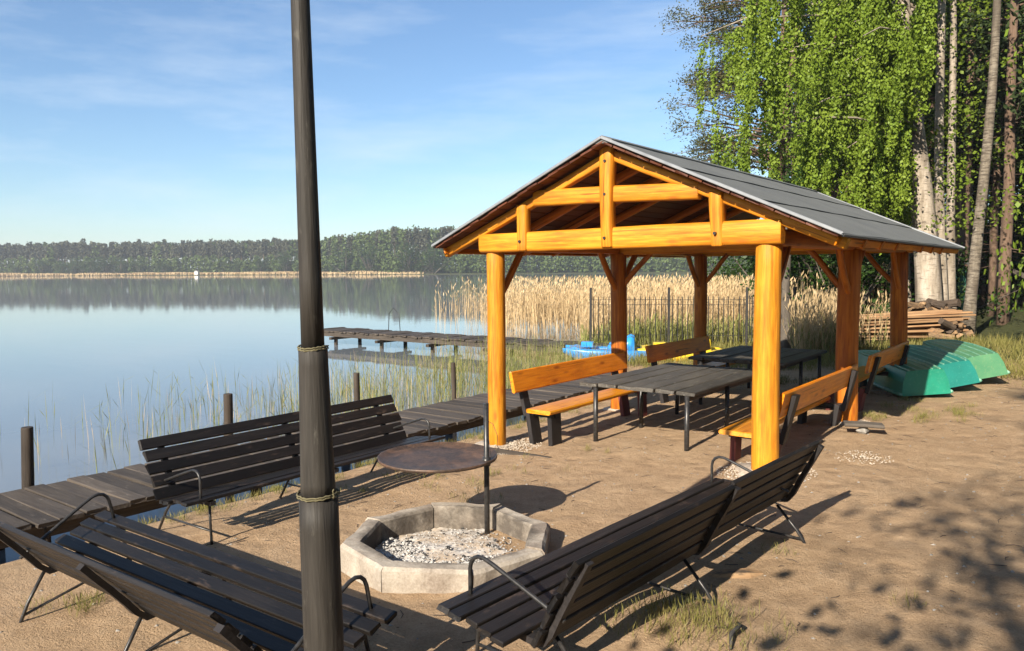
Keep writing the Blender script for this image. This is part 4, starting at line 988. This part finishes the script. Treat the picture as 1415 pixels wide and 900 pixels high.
# ------------------------------------------------------------------ far shore
def far_wood():
    C, A, B, m2C, m2A, m2B = [], [], [], [], [], []; tr = MB(); rr = random.Random(4)
    for row in range(5):
        X = -430 + row * 1.3
        while X < 285:
            X += rr.uniform(2.4, 4.6); Yb = far_shore(X) + 9 + row * 8 + rr.uniform(-3, 3)
            if X / Yb < -.95: continue
            hh = rr.uniform(19.5, 22.5) + row * .8 + 5.5 * sstep(-150, -60, X) + 2.0 * mnoise.noise(Vector((X * .02, row, 0))) + (rr.uniform(1, 2.5) if rr.random() < .08 else 0); x, y = st(X, Yb); z0 = -.2
            pine = rr.random() < (.85 if X < -150 else .35) and row > 0
            if row == 0: hh *= rr.uniform(.38, .62)
            n = 210; cw = rr.uniform(2.2, 3.4)
            if pine:
                tr.tube([(x, y, z0), (x, y, z0 + hh * .9)], [.35, .15], 4, False)
                cz = np.clip(RNG.beta(2.2, 1.6, n) * .5 + .48, 0, 1) * hh; wd = cw * (1.15 - (cz / hh - .45) * 1.1)
                size = .75
            else:
                cz = RNG.beta(1.5, 1.4, n) * hh; wd = cw * 1.25 * np.sqrt(np.clip(1 - (cz / hh * 1.9 - .9) ** 2, .05, 1)); size = .8
            an = RNG.uniform(0, 6.283, n); q = np.sqrt(RNG.uniform(.1, 1, n)); P_ = np.stack([x + wd * q * np.cos(an), y + wd * q * np.sin(an), z0 + cz], 1); a, b = rnd_axes(n, size, .1, .75)
            (C if pine else m2C).append(P_); (A if pine else m2A).append(a); (B if pine else m2B).append(b)
    o = quads('far_pine_wood', np.concatenate(C), np.concatenate(A), np.concatenate(B), M['far1'], None, 'stuff'); o['label'] = 'distant brown green pine wood across the lake'
    o = quads('far_leaf_wood', np.concatenate(m2C), np.concatenate(m2A), np.concatenate(m2B), M['far2'], None, 'stuff'); o['label'] = 'distant leafy trees along the far shore'
    o = tr.build('far_trunks', M['pinebark']); o['kind'] = 'stuff'; o['label'] = 'distant pine trunks of the far wood'
far_wood()
C, A, B = [], [], []
for k in range(26000):
    X = random.uniform(-470, -75 + random.uniform(-40, 25))
    if mnoise.noise(Vector((X * .035, 3, 1))) > .28 and random.random() < .85: continue
    Yb = far_shore(X) - random.uniform(-5, 16); x, y = st(X, Yb); h = random.uniform(1.4, 2.9) * (.75 + .4 * mnoise.noise(Vector((X * .05, 0, 2))))
    C.append((x, y, WATER + h / 2)); A.append((random.gauss(0, .1), random.gauss(0, .1), h / 2)); an = random.uniform(0, 3.14); B.append((.45 * math.cos(an), .45 * math.sin(an), 0))
o = quads('far_reeds', np.array(C), np.array(A), np.array(B), M['reed'], None, 'stuff'); o['label'] = 'pale strip of dry reeds on the far shore'
# round bushes standing out in front of the far wood
rr = random.Random(12)
for k, (px, hh) in enumerate([(22, 8), (62, 11), (86, 10), (105, 12), (128, 12), (147, 13), (168, 12), (196, 10), (226, 9), (330, 9), (360, 12), (396, 15), (478, 15), (512, 17), (566, 18), (598, 17)]):
    Yb = 520
    for _ in range(6): X = (px - 707) / 1080 * Yb; Yb = far_shore(X) + 4
    x, y = st((px - 707) / 1080 * Yb, Yb); t = place('far_tree', SHRUBS, k % 3, ('stems', 'crown'), ('%s of the round leafy trees along the far water edge, counted from the left' % 'first second third fourth fifth sixth seventh eighth ninth tenth eleventh twelfth thirteenth fourteenth fifteenth sixteenth'.split()[k]), 'tree', 'leafy trees along the far shore', x, y, (hh * 1.05, hh * 1.05, hh), k)
x, y = st((273 - 707) / 1080 * 512, 512); hb = thing('boathouse', 'tiny white hut among the far shore reeds', 'hut', (x, y, -.3), R(30))
b = MB(); b.box((0, 0, 1.1), (2.2, 2, 2.2)); b.build('wall', M['white'], hb)
b = MB(); b.loft([[(-1.3, -1.2, 2.205), (1.3, -1.2, 2.205), (0, -1.2, 3.1)], [(-1.3, 1.2, 2.205), (1.3, 1.2, 2.205), (0, 1.2, 3.1)]]); b.build('roof', M['hutroof'], hb)

# ------------------------------------------------------------------ trees outside the frame that throw the dappled shade
rr = random.Random(31)
for k, (x, y, s) in enumerate([(6.4, -15.0, .95), (9.0, -13.0, 1.0), (10.5, -18.0, 1.05), (6.0, -22.0, 1.1), (13.0, -9.0, 1.1), (15.5, -2, 1.1), (13.5, 4.0, 1.1), (18.0, 8.0, 1.0), (5.4, 11.5, .9), (7.2, 8.0, 1.0), (8.4, 14.5, 1.0), (5.6, 16.5, .95), (10, 10.5, 1.1), (11.5, 18, 1.1), (7.5, 20.5, 1.05), (9.5, 4.0, 1.0)]):
    t = thing('pine_tree', 'pine standing out of the picture on the right', 'tree', (x, y, G(x, y) - .05), rr.uniform(0, 6), 'pines outside the picture'); t.scale = (s, s, s)
    for nm, me in zip(('trunk', 'crown'), PINES[k % 4]): link(bpy.data.objects.new(nm, me), t)
for k, (x, y, s) in enumerate([(5.7, -10.6, 6.4), (6.5, -12.0, 8.5), (6.6, -8.5, 7.5), (8.8, -8.5, 9.5), (11.5, -5, 9.0), (6.0, -15.0, 9.5), (7.2, -13.0, 10)]):
    place('leafy_tree', LEAFY, k % 2, ('stems', 'crown'), 'leafy tree standing out of the picture on the right', 'tree', 'leafy trees outside the picture', x, y, (s * .8, s * .8, s), k * 1.3)
for k, (x, y, h) in enumerate([(4.1, 13, 12), (4.3, 18, 15), (5.6, 22, 14), (8, 14, 13), (8, 20, 14), (10.5, 17, 14), (12.5, 22, 15), (7, 26, 14)]):
    place('leafy_tree', LEAFY, k % 2, ('stems', 'crown'), 'leafy tree standing out of the picture on the right', 'tree', 'leafy trees outside the picture', x, y, (5, 5, h), k * 1.3)

# ------------------------------------------------------------------ summer haze
hm = bpy.data.materials.new('haze'); hm.use_nodes = True; ht = hm.node_tree; ht.nodes.clear()
ho = ht.nodes.new('ShaderNodeOutputMaterial'); hv = ht.nodes.new('ShaderNodeVolumePrincipled'); hv.inputs['Density'].default_value = .00038; hv.inputs['Color'].default_value = (.88, .93, 1, 1); hv.inputs['Anisotropy'].default_value = .2
ht.links.new(hv.outputs[0], ho.inputs['Volume'])
b = MB(); b.box((0, 0, 16), (13000, 13000, 39)); o = b.build('haze', hm); o['kind'] = 'stuff'; o['label'] = 'thin summer haze over the lake'
